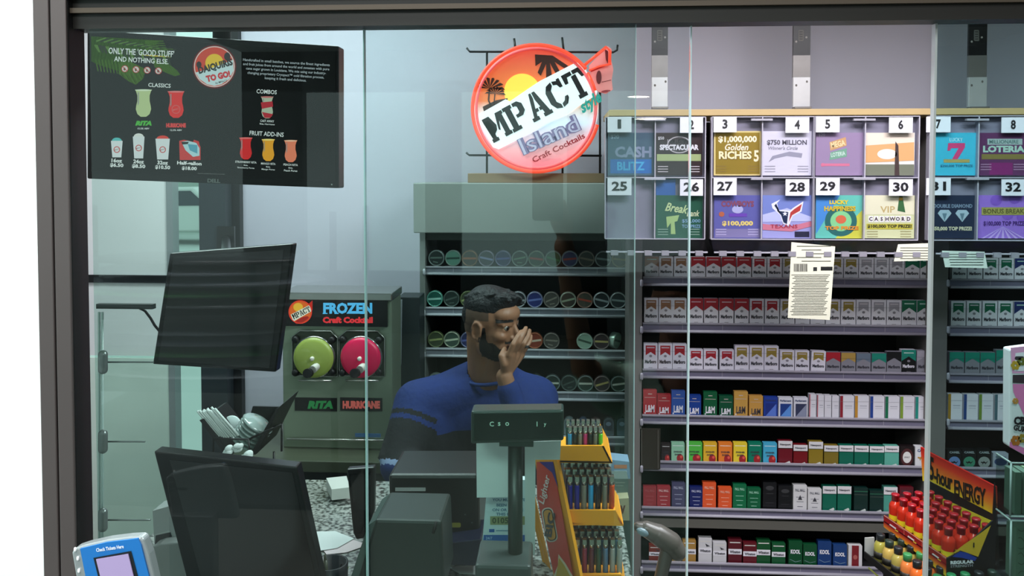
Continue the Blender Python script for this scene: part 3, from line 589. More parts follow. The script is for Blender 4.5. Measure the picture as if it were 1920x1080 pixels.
# =================================================================== SCRATCH TICKET DISPENSERS
YD = 2.72
acr = glass('clear_acrylic', (.93, .93, .96), 1.45, .04, 1.3); acw = mat('acrylic_frosted_edge', 'aaa6b2', .25, spec=.7)
fT = yplane(YD+.012)
units = [(1135, 1322, (1140, 1226), (1230, 1317)), (1334, 1525, (1339, 1427), (1430, 1521)), (1526, 1722, (1530, 1620), (1622, 1714)), (1742, 1935, (1745, 1832), (1835, 1926))]
nums = [(1, 2, 25, 26), (3, 4, 27, 28), (5, 6, 29, 30), (7, 8, 31, 32)]
cardp = [((1139, 1184), (1275, 1318)), ((1338, 1381), (1473, 1517)), ((1530, 1574), (1667, 1711)), ((1737, 1782), (1878, 1922))]
cardm = c('d6d3dd'); ink = c('17161a')
for i, (u0, u1, cl, cr_) in enumerate(units):
    t = thing('ticket_dispenser', 'clear acrylic scratch ticket dispenser numbered %d, %d, %d and %d' % nums[i], 'dispenser', 'ticket dispensers in a row')
    x0, x1 = P(u0, 340, YD).x, P(u1, 340, YD).x; z1, z0_ = P(1450, 219, YD).z, P(1450, 449, YD).z; zm = P(1450, 333, YD).z
    b = MB(); b.box(x0, YD, z0_, x1, YD+.003, z1, acr); b.build('front_panel', t)
    b = MB(); b.box(x0, YD+.022, z0_, x1, YD+.026, z1, mat('dispenser_backing', '8c8894', .4, var=.25, scale=12)); b.build('back_panel', t)
    for a_ in (u0, (cl[1]+cr_[0])/2, u1):
        x = P(a_, 340, YD).x; b = MB(); b.box(x-.0018, YD-.002, z0_, x+.0018, YD+.022, z1, acw); b.build('divider', t)
    for zz in (z1, zm, z0_): b = MB(); b.box(x0, YD-.003, zz-.0015, x1, YD+.022, zz+.0015, acw); b.build('rail', t)
    b = MB(); b.prism([(x0, YD+.004, z0_), (x0, YD-.055, z0_-.036), (x0, YD-.055, z0_-.04), (x0, YD+.05, z0_-.006)], (x1-x0, 0, 0), glass('tray_acrylic', (.66, .64, .70), 1.5, .15, .5))
    b.box(x0, YD-.058, z0_-.041, x1, YD-.054, z0_-.036, acw)
    for q_ in range(6):
        xx = x0+(x1-x0)*(q_+.5)/6; b.box(xx-.012, YD-.062, z0_-.05, xx+.012, YD-.05, z0_-.034, mat('tear_tab', '8c8892', .3))
    b.build('tear_tray', t)
    for xx in ((cl[1]+cr_[0])/2,):
        for py in (224, 335):
            b = MB(); q = P(xx, py, YD-.01); b.box(q.x-.035, YD-.012, q.z-.004, q.x+.035, YD+.002, q.z+.003, mat('hinge_clip', 'bcb8c4', .2, metal=.4)); b.build('hinge_clip', t)
    for n_, (cx0, cx1), (y0, y1) in zip(nums[i], (cardp[i][0], cardp[i][1])*2, ((219, 248), (220, 249), (334, 366), (336, 367))):
        b = MB(); g = G(b, yplane(YD-.004)); a0, a1 = P(cx0, y0, YD-.003), P(cx1, y1, YD-.003); b.box(a0.x, YD-.0038, a1.z, a1.x, YD-.0012, a0.z, cardm)
        s_ = str(n_); g.text(s_, (cx0+cx1)/2, (y0+y1)/2-1, w=9.5 if len(s_) == 1 and s_ != '1' else (6.5 if s_ == '1' else 29), h=17.5, m=ink, L=3, bold=.03); b.build('number_card', t)
def ticket(cell, y0, y1, base, label, art):
    b = MB(); a0, a1 = P(cell[0], y0, YD+.014), P(cell[1], y1, YD+.014); b.box(a0.x, YD+.014, a1.z, a1.x, YD+.017, a0.z, c(base, .3)); g = G(b, yplane(YD+.014)); g.pal = {}
    art(g, cell[0], y0, cell[1]-cell[0], y1-y0); b.build('scratch_ticket', **T(label, 'scratch ticket', 'scratch tickets in the dispensers'))
def smallprint(g, x, y, w_, h_, col):
    for dx in (.04, .72):
        for r in range(3): g.rect(x+w_*dx, y+h_*(.78+.06*r), x+w_*(dx+.22), y+h_*(.80+.06*r), c(col), 2)
R1, R2 = (249, 329), (366, 447)
L_ = [u[2] for u in units]; R_ = [u[3] for u in units]
def a1(g, x, y, w_, h_):
    g.rect(x+w_*.05, y+h_*.62, x+w_*.95, y+h_*.95, c('2a6cb0'), 1); g.text('CASH', x+w_*.55, y+h_*.45, w=w_*.8, h=h_*.26, m=c('8a94a8'), bold=.04); g.text('BLITZ', x+w_*.5, y+h_*.78, w=w_*.6, h=h_*.2, m=c('4ab0d8'), bold=.03, L=3)
    g.text('$20', x+w_*.15, y+h_*.1, w=w_*.18, m=c('9ab0b8'))
ticket(L_[0], *R1, '4a6070', 'dull blue scratch ticket reading CASH in cell 1', a1)
def a2(g, x, y, w_, h_):
    g.text('100X LOTERIA', x+w_*.5, y+h_*.2, w=w_*.5, h=h_*.1, m=c('d8d4d0')); g.ell(x+w_*.5, y+h_*.28, w_*.26, h_*.2, c('c8c0bc'), 1); g.ell(x+w_*.5, y+h_*.28, w_*.235, h_*.175, c('3a2c2a'), 2)
    g.text('SPECTACULAR', x+w_*.5, y+h_*.34, w=w_*.84, h=h_*.13, m=c('efece8'), L=4, bold=.05); g.text('$50', x+w_*.11, y+h_*.13, w=w_*.13, m=c('efece8'), L=3); g.rect(x+w_*.02, y+h_*.5, x+w_*.97, y+h_*.66, c('a8b878'), 2); smallprint(g, x, y, w_, h_, 'c8c0bc')
ticket(R_[0], *R1, '3a2c2a', 'dark brown scratch ticket reading SPECTACULAR in cell 2', a2)
def a3(g, x, y, w_, h_):
    g.rect(x+w_*.03, y+h_*.03, x+w_*.97, y+h_*.97, c('c8a848', .2, metal=.5), 1); g.text('$1,000,000', x+w_*.5, y+h_*.19, w=w_*.82, h=h_*.17, m=c('fff4c8'), L=3, bold=.04); g.text('Golden', x+w_*.48, y+h_*.36, w=w_*.5, h=h_*.15, m=c('fff4d0'), L=3, shear=.3, bold=.02)
    g.text('RICHES', x+w_*.45, y+h_*.54, w=w_*.7, h=h_*.18, m=c('fff0b8'), L=3, bold=.04); g.text('RICHES', x+w_*.46, y+h_*.555, w=w_*.7, h=h_*.18, m=c('6a5020'), L=2, bold=.05); g.text('5', x+w_*.9, y+h_*.56, w=w_*.11, h=h_*.26, m=c('fff0c0'), L=3, bold=.03); smallprint(g, x, y, w_, h_, '8a7030')
ticket(L_[1], 246, 329, 'e8d488', 'gold scratch ticket reading Golden Riches in cell 3', a3)
def a4(g, x, y, w_, h_):
    g.text('$750 MILLION', x+w_*.5, y+h_*.26, w=w_*.82, h=h_*.13, m=c('55525a'), L=2, bold=.03); g.text('Winner\'s Circle', x+w_*.42, y+h_*.38, w=w_*.6, h=h_*.08, m=c('8a8890'), shear=.3)
    g.poly([(x+w_*.12, y+h_*.7), (x+w_*.2, y+h_*.56), (x+w_*.55, y+h_*.46), (x+w_*.82, y+h_*.5), (x+w_*.8, y+h_*.6), (x+w_*.5, y+h_*.56), (x+w_*.25, y+h_*.62)], c('9a98a2'), 1); smallprint(g, x, y, w_, h_, 'a8a6ac')
ticket(R_[1], 246, 329, 'dcd8de', 'silver white scratch ticket reading MILLION in cell 4', a4)
def a5(g, x, y, w_, h_):
    g.text('$20', x+w_*.12, y+h_*.05, w=w_*.14, m=c('e0d8e0')); g.poly([(x+w_*.28, y+h_*.22), (x+w_*.62, y+h_*.1), (x+w_*.64, y+h_*.3), (x+w_*.3, y+h_*.42)], c('d0a068'), 1); g.text('MEGA', x+w_*.46, y+h_*.26, w=w_*.3, h=h_*.14, m=c('f0dca0'), rot=12, bold=.03)
    g.poly([(x+w_*.3, y+h_*.46), (x+w_*.64, y+h_*.36), (x+w_*.64, y+h_*.56), (x+w_*.28, y+h_*.64)], c('78a888'), 1); g.text('LOTERIA', x+w_*.46, y+h_*.5, w=w_*.3, h=h_*.1, m=c('d8ecd8'), rot=8); g.ell(x+w_*.14, y+h_*.75, w_*.04, w_*.04, c('d87890'), 2, 10); g.rect(x+w_*.12, y+h_*.72, x+w_*.7, y+h_*.78, c('d87890'), 1)
ticket(L_[2], *R1, 'a08aa4', 'mauve scratch ticket with an orange and green emblem in cell 5', a5)
def a6(g, x, y, w_, h_):
    g.rect(x, y, x+w_, y+h_*.42, c('f4e4c8'), 1); g.poly([(x, y+h_*.3), (x+w_, y+h_*.22), (x+w_, y+h_*.65), (x, y+h_*.7)], c('e8b070'), 2); g.rect(x, y+h_*.74, x+w_, y+h_, c('7c8068'), 2); g.poly([(x+w_*.62, y+h_*.2), (x+w_*.68, y+h_*.3), (x+w_*.7, y+h_), (x+w_*.6, y+h_)], c('4a3a34'), 3); g.ell(x+w_*.45, y+h_*.5, w_*.2, h_*.12, c('fff4e0'), 3)
ticket(R_[2], *R1, 'f0ecdc', 'bright cream and orange landscape scratch ticket in cell 6', a6)
def a7(g, x, y, w_, h_):
    g.poly([(x+w_*.38, y+h_*.24), (x+w_*.74, y+h_*.24), (x+w_*.74, y+h_*.34), (x+w_*.58, y+h_*.62), (x+w_*.46, y+h_*.62), (x+w_*.6, y+h_*.36), (x+w_*.44, y+h_*.36), (x+w_*.42, y+h_*.42), (x+w_*.36, y+h_*.42)], c('e0487c'), 2)
    g.text('LUCKY', x+w_*.55, y+h_*.16, w=w_*.28, h=h_*.09, m=c('c8f8f8')); g.rect(x+w_*.28, y+h_*.62, x+w_*.84, y+h_*.7, c('b8a860'), 2); g.text('$250,000 TOP PRIZE', x+w_*.56, y+h_*.78, w=w_*.7, h=h_*.07, m=c('28607c'))
ticket(L_[3], *R1, '4cc4d8', 'turquoise scratch ticket with a pink number seven in cell 7', a7)
def a8(g, x, y, w_, h_):
    g.rect(x+w_*.18, y+h_*.14, x+w_*.9, y+h_*.28, c('b0c0b4'), 1); g.text('MILLIONAIRE', x+w_*.52, y+h_*.21, w=w_*.6, h=h_*.09, m=c('4a7068')); g.text('LOTERIA', x+w_*.52, y+h_*.38, w=w_*.86, h=h_*.16, m=c('b8dcc0'), bold=.05); g.rect(x+w_*.06, y+h_*.5, x+w_*.98, y+h_*.62, c('8a7a40'), 1); g.rect(x+w_*.22, y+h_*.7, x+w_*.7, y+h_*.98, c('8a2c6c'), 1); smallprint(g, x, y-4, w_, h_, 'b890a8')
ticket(R_[3], *R1, '6a3c60', 'plum scratch ticket reading LOTERIA in cell 8', a8)
def a26(g, x, y, w_, h_):
    g.rect(x, y-30, x+w_*.42, y, c('2c5c9c'), 0); g.text('Break', x+w_*.45, y+h_*.3, w=w_*.5, h=h_*.2, m=c('c8dc98'), shear=.35, rot=-8, bold=.02); g.text('Bank', x+w_*.8, y+h_*.42, w=w_*.28, h=h_*.14, m=c('d8e0b0'), shear=.35); g.poly([(x+w_*.22, y+h_*.5), (x+w_*.5, y+h_*.46), (x+w_*.46, y+h_*.6), (x+w_*.4, y+h_*.62), (x+w_*.42, y+h_*.9), (x+w_*.32, y+h_*.9), (x+w_*.32, y+h_*.64), (x+w_*.24, y+h_*.76)], c('a8c878'), 2)
    g.text('$50,000', x+w_*.76, y+h_*.6, w=w_*.4, h=h_*.09, m=c('88b0c8')); g.text('TOP PRIZE', x+w_*.76, y+h_*.72, w=w_*.4, h=h_*.08, m=c('88b0c8')); smallprint(g, x, y, w_, h_, '88a890')
ticket(R_[0], *R2, '2c5c44', 'dark green scratch ticket with pale green lettering in cell 26', a26)
def a27(g, x, y, w_, h_):
    g.text('COWBOYS', x+w_*.5, y+h_*.2, w=w_*.7, h=h_*.14, m=c('8c4c60'), bold=.05); g.ell(x+w_*.5, y+h_*.33, w_*.12, h_*.09, c('b8b8dc'), 2); g.rect(x+w_*.32, y+h_*.42, x+w_*.7, y+h_*.5, c('7048b0'), 2); g.ell(x+w_*.16, y+h_*.44, w_*.06, h_*.06, c('c06848'), 2, 12); g.text('$100,000', x+w_*.5, y+h_*.66, w=w_*.66, h=h_*.13, m=c('f0d878'), bold=.05); g.rect(x+w_*.02, y+h_*.78, x+w_*.98, y+h_*.98, c('8880a8'), 1); smallprint(g, x, y, w_, h_, 'c0b8d8')
ticket(L_[1], *R2, '6868a8', 'violet blue football scratch ticket in cell 27', a27)
def a28(g, x, y, w_, h_):
    g.rect(x, y, x+w_, y+h_*.5, c('7c8cc8'), 1); g.poly([(x, y+h_*.45), (x+w_*.5, y+h_*.3), (x+w_, y+h_*.5), (x+w_, y+h_*.6), (x, y+h_*.62)], c('c8ccf0'), 2)
    q = lambda pts: [(x+w_*a, y+h_*b_) for a, b_ in pts]
    g.poly(q([(.18, .2), (.36, .1), (.30, .18), (.32, .34), (.56, .36), (.62, .30), (.84, .14), (.8, .38), (.62, .48), (.54, .72), (.42, .66), (.36, .46), (.2, .3)]), c('f4f4f8'), 3)
    g.poly(q([(.24, .24), (.32, .15), (.28, .2), (.30, .36), (.53, .39), (.5, .67), (.43, .63), (.38, .46)]), c('1c2c4c'), 4); g.poly(q([(.57, .40), (.64, .33), (.81, .2), (.77, .36), (.61, .46), (.54, .62)]), c('c04038'), 4)
    st = [(x+w_*.46+math.cos(math.radians(90+36*k))*w_*(.055 if k % 2 == 0 else .022), y+h_*.43-math.sin(math.radians(90+36*k))*w_*(.055 if k % 2 == 0 else .022)) for k in range(10)]; g.poly(st, c('f4f4f8'), 5)
    g.poly(q([(.0, .66), (.5, .74), (1, .6), (1, .72), (.6, .84), (0, .8)]), c('d88090'), 3); g.text('TEXANS', x+w_*.44, y+h_*.72, w=w_*.56, h=h_*.09, m=c('b83848'), L=5); g.rect(x+w_*.66, y+h_*.84, x+w_*.96, y+h_*.97, c('28283c'), 3)
ticket(R_[1], *R2, 'a8a8d8', 'blue and white scratch ticket with a bull head emblem in cell 28', a28)
def a29(g, x, y, w_, h_):
    g.poly([(x, y), (x+w_*.5, y), (x, y+h_*.9)], c('4c90d0'), 1); g.poly([(x+w_, y+h_*.3), (x+w_, y+h_), (x+w_*.4, y+h_)], c('d0d048'), 1); g.ring(x+w_*.52, y+h_*.6, 20, 30, c('2c6c64'), 2, ky=.95); g.ell(x+w_*.52, y+h_*.6, 20, 19, c('8cd890'), 2); g.ell(x+w_*.52, y+h_*.56, 10, 8, c('e07048'), 3, 16)
    g.text('LUCKY', x+w_*.48, y+h_*.16, w=w_*.4, h=h_*.1, m=c('e8d040'), L=4, bold=.05); g.text('HAPPINESS', x+w_*.5, y+h_*.31, w=w_*.66, h=h_*.12, m=c('d8b830'), L=4, bold=.05); g.text('TOP PRIZE', x+w_*.54, y+h_*.76, w=w_*.7, h=h_*.09, m=c('e89838'), L=5, bold=.05)
ticket(L_[2], *R2, '6cc8b0', 'rainbow scratch ticket with a round green emblem in cell 29', a29)
def a30(g, x, y, w_, h_):
    g.rect(x, y, x+w_, y+h_*.45, c('ece8c0'), 1); g.poly([(x+w_*.66, y+h_*.36), (x+w_*.7, y), (x+w_*.76, y), (x+w_*.82, y+h_*.4)], c('3c6c3c'), 2); g.rect(x+w_*.69, y+h_*.05, x+w_*.77, y+h_*.12, c('c0a038'), 3); g.text('VIP', x+w_*.46, y+h_*.33, w=w_*.3, h=h_*.15, m=c('c8b070'))
    for k, ch in enumerate('CASHWORD'): g.rect(x+w_*(.07+.11*k), y+h_*.48, x+w_*(.165+.11*k), y+h_*.62, c('fbf8ee'), 2); g.text(ch, x+w_*(.118+.11*k), y+h_*.55, h=h_*.09, m=c('4c3c38'), L=3, bold=.04)
    g.rect(x+w_*.03, y+h_*.66, x+w_*.97, y+h_*.79, c('c8c048'), 2); g.text('$100,000 TOP PRIZE!', x+w_*.5, y+h_*.725, w=w_*.9, h=h_*.09, m=c('2c2c1c'), L=3, bold=.04); smallprint(g, x, y+4, w_, h_, 'a8a470')
ticket(R_[2], *R2, 'dce0a8', 'pale yellow scratch ticket reading CASHWORD in cell 30', a30)
def a31(g, x, y, w_, h_):
    for cx in (.3, .68):
        g.poly([(x+w_*(cx-.15), y+h_*.42), (x+w_*(cx-.09), y+h_*.34), (x+w_*(cx+.09), y+h_*.34), (x+w_*(cx+.15), y+h_*.42), (x+w_*cx, y+h_*.62)], c('b8ccd0'), 2); g.poly([(x+w_*(cx-.05), y+h_*.42), (x+w_*(cx+.05), y+h_*.42), (x+w_*cx, y+h_*.6)], c('6c8890'), 3)
    g.text('DOUBLE DIAMOND', x+w_*.48, y+h_*.25, w=w_*.84, h=h_*.09, m=c('8898a8'), bold=.04); g.text('$50,000 TOP PRIZE!', x+w_*.46, y+h_*.78, w=w_*.86, h=h_*.11, m=c('e0d8b0'), bold=.05)
ticket(L_[3], *R2, '2c3448', 'dark navy scratch ticket with two diamonds in cell 31', a31)
def a32(g, x, y, w_, h_):
    for cx, cy in ((.36, .12), (.74, .08), (.6, .45), (.9, .5)): g.ell(x+w_*cx, y+h_*cy, 11, 10, c('9060c8'), 2, 16)
    g.rect(x+w_*.06, y+h_*.28, x+w_*.98, y+h_*.46, c('b0a858'), 3); g.text('BONUS BREAK', x+w_*.52, y+h_*.37, w=w_*.84, h=h_*.11, m=c('605828'), L=4); g.text('$100,000 TOP PRIZE', x+w_*.52, y+h_*.66, w=w_*.84, h=h_*.12, m=c('54307c'), L=4, bold=.03)
    for k in range(7): g.poly([(x+w_*.5, y+h_*.72), (x+w_*(.05+.14*k), y+h_), (x+w_*(.11+.14*k), y+h_)], c('d8b8f0'), 2)
ticket(R_[3], *R2, 'a87cd8', 'bright purple scratch ticket with round balls in cell 32', a32)
# papers hanging from the dispensers
def paper(px_pts, Y, label, art, hexc='dedcc8', name='paper_slip'):
    b = MB(); b.prism([P(x, y, Y) for x, y in px_pts], (0, .0008, 0), c(hexc, .7)); g = G(b, yplane(Y)); art(g); return b.build(name, **T(label, 'paper'))
def longslip(g):
    m = c('55544c'); g.rect(1488, 494, 1514, 509, c('b8b6a8'), 1)
    for k in range(9): g.rect(1489+2.8*k, 495, 1490+2.8*k+(k % 3)*.5, 509, m, 2)
    g.rect(1539, 500, 1561, 507, c('1c1c1c'), 2); g.rect(1525, 501, 1532, 508, c('2c2c2c'), 2)
    for k in range(5): g.rect(1494+(k % 3)*9, 461+k*7, 1558-(k % 2)*18, 462.2+k*7, m, 2)
    for k in range(25): g.rect(1484+(k*7 % 11)*.8-k*.1, 515+k*3.1, 1556-k*.25-(k*5 % 4)*2, 516+k*3.1, m, 2)
paper([(1484, 454), (1566, 462), (1556, 600), (1477, 596)], 2.66, 'long white printed paper slip hanging below dispenser cells 4 and 28', longslip)
def s2(g):
    for k in range(5): g.rect(1688, 464+k*5, 1740, 465.3+k*5, c('77756a'), 2)
paper([(1684, 458), (1744, 456), (1744, 488), (1676, 490)], 2.66, 'small white paper slip hanging below dispenser cell 30', s2)
def s3(g):
    for k in range(5): g.rect(1778+k, 476+k*5, 1844, 477.3+k*5, c('4c5450'), 2)
paper([(1766, 470), (1846, 472), (1852, 503), (1772, 501)], 2.66, 'small pale paper slip hanging below dispenser cell 31', s3, 'c4ccc4')
# =================================================================== NEON SIGN
YN = 3.22; SX, SY, SR = 1005, 203, 119
fN = yplane(YN, .0015); t = thing('neon_sign', 'round glowing red neon sign with black slab lettering on the tin rack', 'sign')
wire = mat('sign_wire_black', '1c1b1e', .4)
def pl(pts, Y): return [P(x, y, Y) for x, y in pts]
b = MB(); Yw = YN+.05
for pts in ([(875, 90), (881, 97), (1150, 98), (1157, 94), (1158, 84)], [(874, 286), (880, 291), (1128, 292)]): b.tube(pl(pts, Yw), .0045, wire)
for x, y0, y1 in ((913, 97, 325), (967, 72, 97), (1057, 70, 97), (1125, 98, 325), (1055, 290, 325)): b.tube(pl([(x-(3 if y0 < 80 else 0), y0), (x, y1)], Yw), .0045, wire)
b.build('wire_frame', t)
za, zb2 = P(SX, SY+SR, YN).z, P(SX, SY-SR, YN).z
sky = gradz('sign_sunset', [(0, 'ff7a8c'), (.18, 'ffb0b8'), (.38, 'e8ecff'), (.5, 'ffe0d8'), (.56, 'ff8a4a'), (.75, 'ff7a48'), (1, 'ff5a50')], za, zb2, emit=.62)
b = MB(); cxs = [SX+(SR-2)*math.cos(math.radians(a)) for a in range(0, 360, 6)]; cys = [SY+(SR-2)*math.sin(math.radians(a)) for a in range(0, 360, 6)]
b.prism(pl(list(zip(cxs, cys)), YN+.001), (0, .008, 0), sky); g = G(b, fN); pal = mat('sign_palm_print', '3a1a14', .5, emit=.25, ecol='5a2418')
fan = [(1003, 102), (1036, 104), (1066, 124), (1058, 128), (1040, 116), (1052, 138), (1042, 138), (1031, 118), (1036, 148), (1024, 150), (1024, 120), (1014, 142), (1008, 136), (1016, 116), (1004, 124)]
g.ell(979, 172, 34, 34, mat('sign_sun', 'ffd050', .5, emit=.9), 1, 40)
g.poly(fan, pal, 2)
for dx, dy, s_ in ((918, 166, 1), (928, 176, .7)):
    for a_ in range(-170, 20, 24):
        t0 = math.radians(a_); g.poly([(dx, dy), (dx+24*s_*math.cos(t0-.12), dy+20*s_*math.sin(t0-.12)), (dx+29*s_*math.cos(t0), dy+24*s_*math.sin(t0)+3), (dx+22*s_*math.cos(t0+.16), dy+19*s_*math.sin(t0+.16))], pal, 2)
    g.line([(dx, dy), (dx-2, dy+22), (dx+6, dy+40)], 3*s_, pal, 2)
g.poly([(905, 200), (930, 188), (952, 184), (950, 196), (925, 202), (908, 212)], pal, 2)
# white swoosh carrying the lettering
wh = mat('sign_white_glow', 'f4fbff', .5, emit=.78)
g.poly([(894, 222), (898, 214), (948, 186), (956, 190), (1000, 160), (1012, 152), (1080, 117), (1092, 118), (1120, 172), (1118, 178), (1084, 200), (1064, 214), (1030, 228), (990, 252), (935, 280), (924, 276)], wh, 3)
blk = mat('sign_black_letters', '151016', .5)
# slab stencil letters drawn in a 10 x 14 cell
LT = {'M': [[(0, 0), (3.2, 0), (3.2, 2), (2.6, 2), (2.6, 12), (0, 12), (0, 14), (3.4, 14), (5, 8), (4.2, 5.5), (2.6, 11), (0.6, 12), (.6, 2), (0, 2)], [(5.4, 8.2), (6.6, 14), (10, 14), (10, 12), (9.4, 12), (9.4, 2), (10, 2), (10, 0), (6.4, 0), (6.4, 2), (7, 2), (7, 9.5), (5.6, 4.5), (4.9, 5.2)]],
      'P': [[(0, 0), (4.6, 0), (4.6, 2), (3.6, 2), (3.6, 12), (4.4, 12), (4.4, 14), (0, 14), (0, 12), (.8, 12), (.8, 2), (0, 2)], [(5, 14), (7.6, 14), (9.4, 12), (9.4, 8), (7.6, 6), (4.6, 6), (4.6, 7.8), (6, 7.8), (6.7, 8.6), (6.7, 11.4), (6, 12), (5, 12)]],
      'A': [[(0, 0), (3.4, 0), (3.4, 2), (2.8, 2), (3.2, 4), (4.6, 4), (4.6, 5.8), (3.5, 5.8), (4.7, 11), (4.7, 14), (3.6, 14), (1, 2), (0, 2)], [(5.1, 14), (6.6, 14), (9.2, 2), (10, 2), (10, 0), (5.8, 0), (5.8, 2), (6.5, 2), (6.2, 4), (5.1, 4), (5.1, 5.8), (5.9, 5.8), (5.1, 10)]],
      'C': [[(4.7, 14), (2, 13), (.4, 10), (.4, 4), (2, 1), (4.7, 0), (4.7, 2), (3.2, 4), (3.2, 10), (4.7, 12)], [(5.2, 14), (7.4, 13.2), (7.6, 14), (9, 14), (9, 9.4), (7.6, 9.4), (6.8, 11.4), (5.2, 12)], [(5.2, 0), (7.6, .8), (9.2, 3.2), (9.2, 4.6), (7.8, 4.6), (6.8, 2.8), (5.2, 2)]],
      'T': [[(0, 14), (4.7, 14), (4.7, 12), (2.2, 12), (1.6, 9.2), (0, 9.2)], [(5.2, 14), (10, 14), (10, 9.2), (8.4, 9.2), (7.6, 12), (5.2, 12)], [(3.9, 11.5), (6.3, 11.7), (6.3, 2), (7.2, 2), (7.2, 0), (3.0, 0), (3.0, 2), (3.9, 2)]]}
def slab(g, word, cx, cy, w_, h_, rot, m, L, extra=0):
    n = len(word); co, si = math.cos(math.radians(rot)), math.sin(math.radians(rot))
    for i, ch in enumerate(word):
        for pg in LT[ch]:
            q = []
            for x, y in pg:
                X = ((i+x/10.3)/n-.5)*w_; Y = (y/14-.5)*h_*(1+extra*(i/(n-1)-.5)); q.append((cx+X*co-Y*si, cy-(X*si+Y*co)))
            g.poly(q, m, L)
slab(g, 'MPACT', 1008, 197, 212, 52, 28, blk, 4, .12)
lav = mat('sign_lavender', '8a7aa4', .5, emit=.2, ecol='a090c0'); lav2 = mat('sign_lavender_pale', 'c8c0dc', .5, emit=.4)
g.text('Island', 1030, 253, w=120, h=33, m=lav, rot=24, L=4, bold=.07); g.text('Island', 1030, 253, w=116, h=31, m=lav2, rot=24, L=5, bold=-.005)
g.text('Craft Cocktails', 1047, 277, w=108, h=11, m=mat('sign_red_letters', 'b02030', .5, emit=.15), rot=26, L=4, bold=.02)
b.build('sign_face', t)
b = MB(); g = G(b, fN); red = glow('ff4a3c', 1.3)
def px_ring(cx, cy, r, a0, a1, n=60, Y=YN): return [P(cx+r*math.cos(math.radians(a0+(a1-a0)*k/n)), cy+r*math.sin(math.radians(a0+(a1-a0)*k/n)), Y) for k in range(n+1)]
core = mat('neon_tube_red', 'ff5040', .3, emit=1.25, ecol='ff4a30'); rim = mat('neon_backing_pink', 'ff8a90', .5, emit=.55, ecol='ff4048')
b.tube(px_ring(SX, SY, 119, 15, 322, 90, YN-.03), .0075, core, 10)
b.build('neon_tube', t)
b = MB(); b.tube(px_ring(SX, SY, 112, 0, 360, 90, YN-.004)[:-1], .006, rim, 8, closed=True); b.build('rim_tube', t)
b = MB(); tail = [(1104, 123), (1139, 86), (1147, 92), (1146, 112), (1150, 130), (1147, 150), (1149, 168), (1136, 176), (1122, 172), (1112, 160)]
b.prism(pl(tail, YN-.006), (0, .008, 0), mat('sign_tail_pink', 'f4a0a0', .5, emit=.45, ecol='f06868')); g = G(b, yplane(YN-.006, .0015)); dr = c('7a1c24')
g.poly([(1134, 92), (1140, 96), (1140, 120), (1136, 112)], dr, 2); g.ell(1123, 145, 5, 13, dr, 2, 14); g.line([(1108, 134), (1142, 120)], 2.4, c('e83030'), 2); g.line([(1128, 154), (1146, 150)], 1.2, dr, 2); g.ell(1136, 171, 9, 2.4, c('b83a44'), 2, 12, rot=-8); b.build('sign_tail', t)
b = MB(); b.tube(pl([(1096, 122), (1137, 88), (1144, 96), (1143, 118)], YN-.03), .006, core, 8); b.tube(pl([(1102, 136), (1112, 158), (1116, 170)], YN-.03), .006, core, 8); b.tube(pl([(1104, 132), (1124, 124), (1146, 120)], YN-.03), .004, core, 8); b.build('tail_tube', t)
b = MB(); g = G(b, yplane(YN-.012, .001)); g.text('style', 1108, 194, w=46, h=29, m=mat('sign_teal_script', '2c9a90', .4, emit=.5), rot=33, L=1, shear=.4, bold=.04); b.build('sign_lettering', t)
# =================================================================== MENU MONITOR
YM = 1.72; fM = yplane(YM, .0005)
mo = thing('menu_monitor', 'wall of drinks menu shown on a large black monitor, upper left', 'monitor'); mo['label'] = 'large black monitor showing a dark drinks menu, hung upper left'
bez = mat('monitor_bezel', '111214', .4, spec=.3); b = MB()
b.prism(pl([(163, 56), (635, 86), (635, 353), (163, 335)], YM), (0, .045, 0), bez); g = G(b, fM); g.text('DELL', 401, 339, w=24, h=7, m=c('8c9490'), rot=-2.5, L=1, bold=.03, space=.9)
g.ell(622, 346, 1.5, 1.5, c('d0d4d0'), 1, 8); ob_ = b.build('housing', mo, bevel=.003)
b = MB(); q = P(400, 200, YM+.045); b.box(q.x-.05, q.y, q.z-.05, q.x+.05, q.y+.03, q.z+.05, blackm); b.cyl((q.x, q.y+.05, q.z), (q.x, q.y+.05, 3.02), .02, blackm); b.build('ceiling_mount', mo)
b = MB(); g = G(b, fM); scr = [(171, 67), (629, 95), (629, 341), (171, 321)]
b.prism(pl(scr, YM-.001), (0, .001, 0), mat('screen_black', '020203', .08, spec=.25))
E = lambda h_, s_=.8: glow(h_, s_)
W_ = E('e8e8e8', .9)
leaf = E('4c7a1c', .55); leaf2 = E('6c9a34', .5); leafd = E('1c3008', .5)
g.poly([(171, 68), (300, 76), (292, 84), (268, 96), (250, 112), (238, 126), (226, 134), (205, 128), (186, 122), (171, 115)], leaf, 2)
g.poly([(225, 116), (250, 118), (274, 130), (268, 148), (255, 159), (240, 152), (222, 138)], leaf2, 2); g.poly([(285, 112), (312, 116), (332, 132), (338, 140), (328, 143), (310, 136), (290, 126)], leaf2, 2)
for k in range(20): 
    x = 180+k*7.0; g.poly([(x, 76+k*.8), (x+18, 70+k*1.2), (x+20, 71.4+k*1.2), (x+1, 79+k*.8)], leafd if k % 2 else leaf2, 3); g.poly([(x-4, 84+k), (x+3, 84+k), (x+8, 98+k*1.3), (x+5, 98+k*1.3)], leafd if k % 3 else leaf2, 3)
for k in range(12): x = 178+k*6; g.poly([(x, 112), (x+3, 112), (x+7, 133+k*.8), (x+5, 134+k*.8)], leaf2, 2)
for k in range(8): g.poly([(272, 76+k*3), (306+k*2, 76+k*4.4), (307+k*2, 78+k*4.4), (272, 79+k*3)], leaf2, 2)
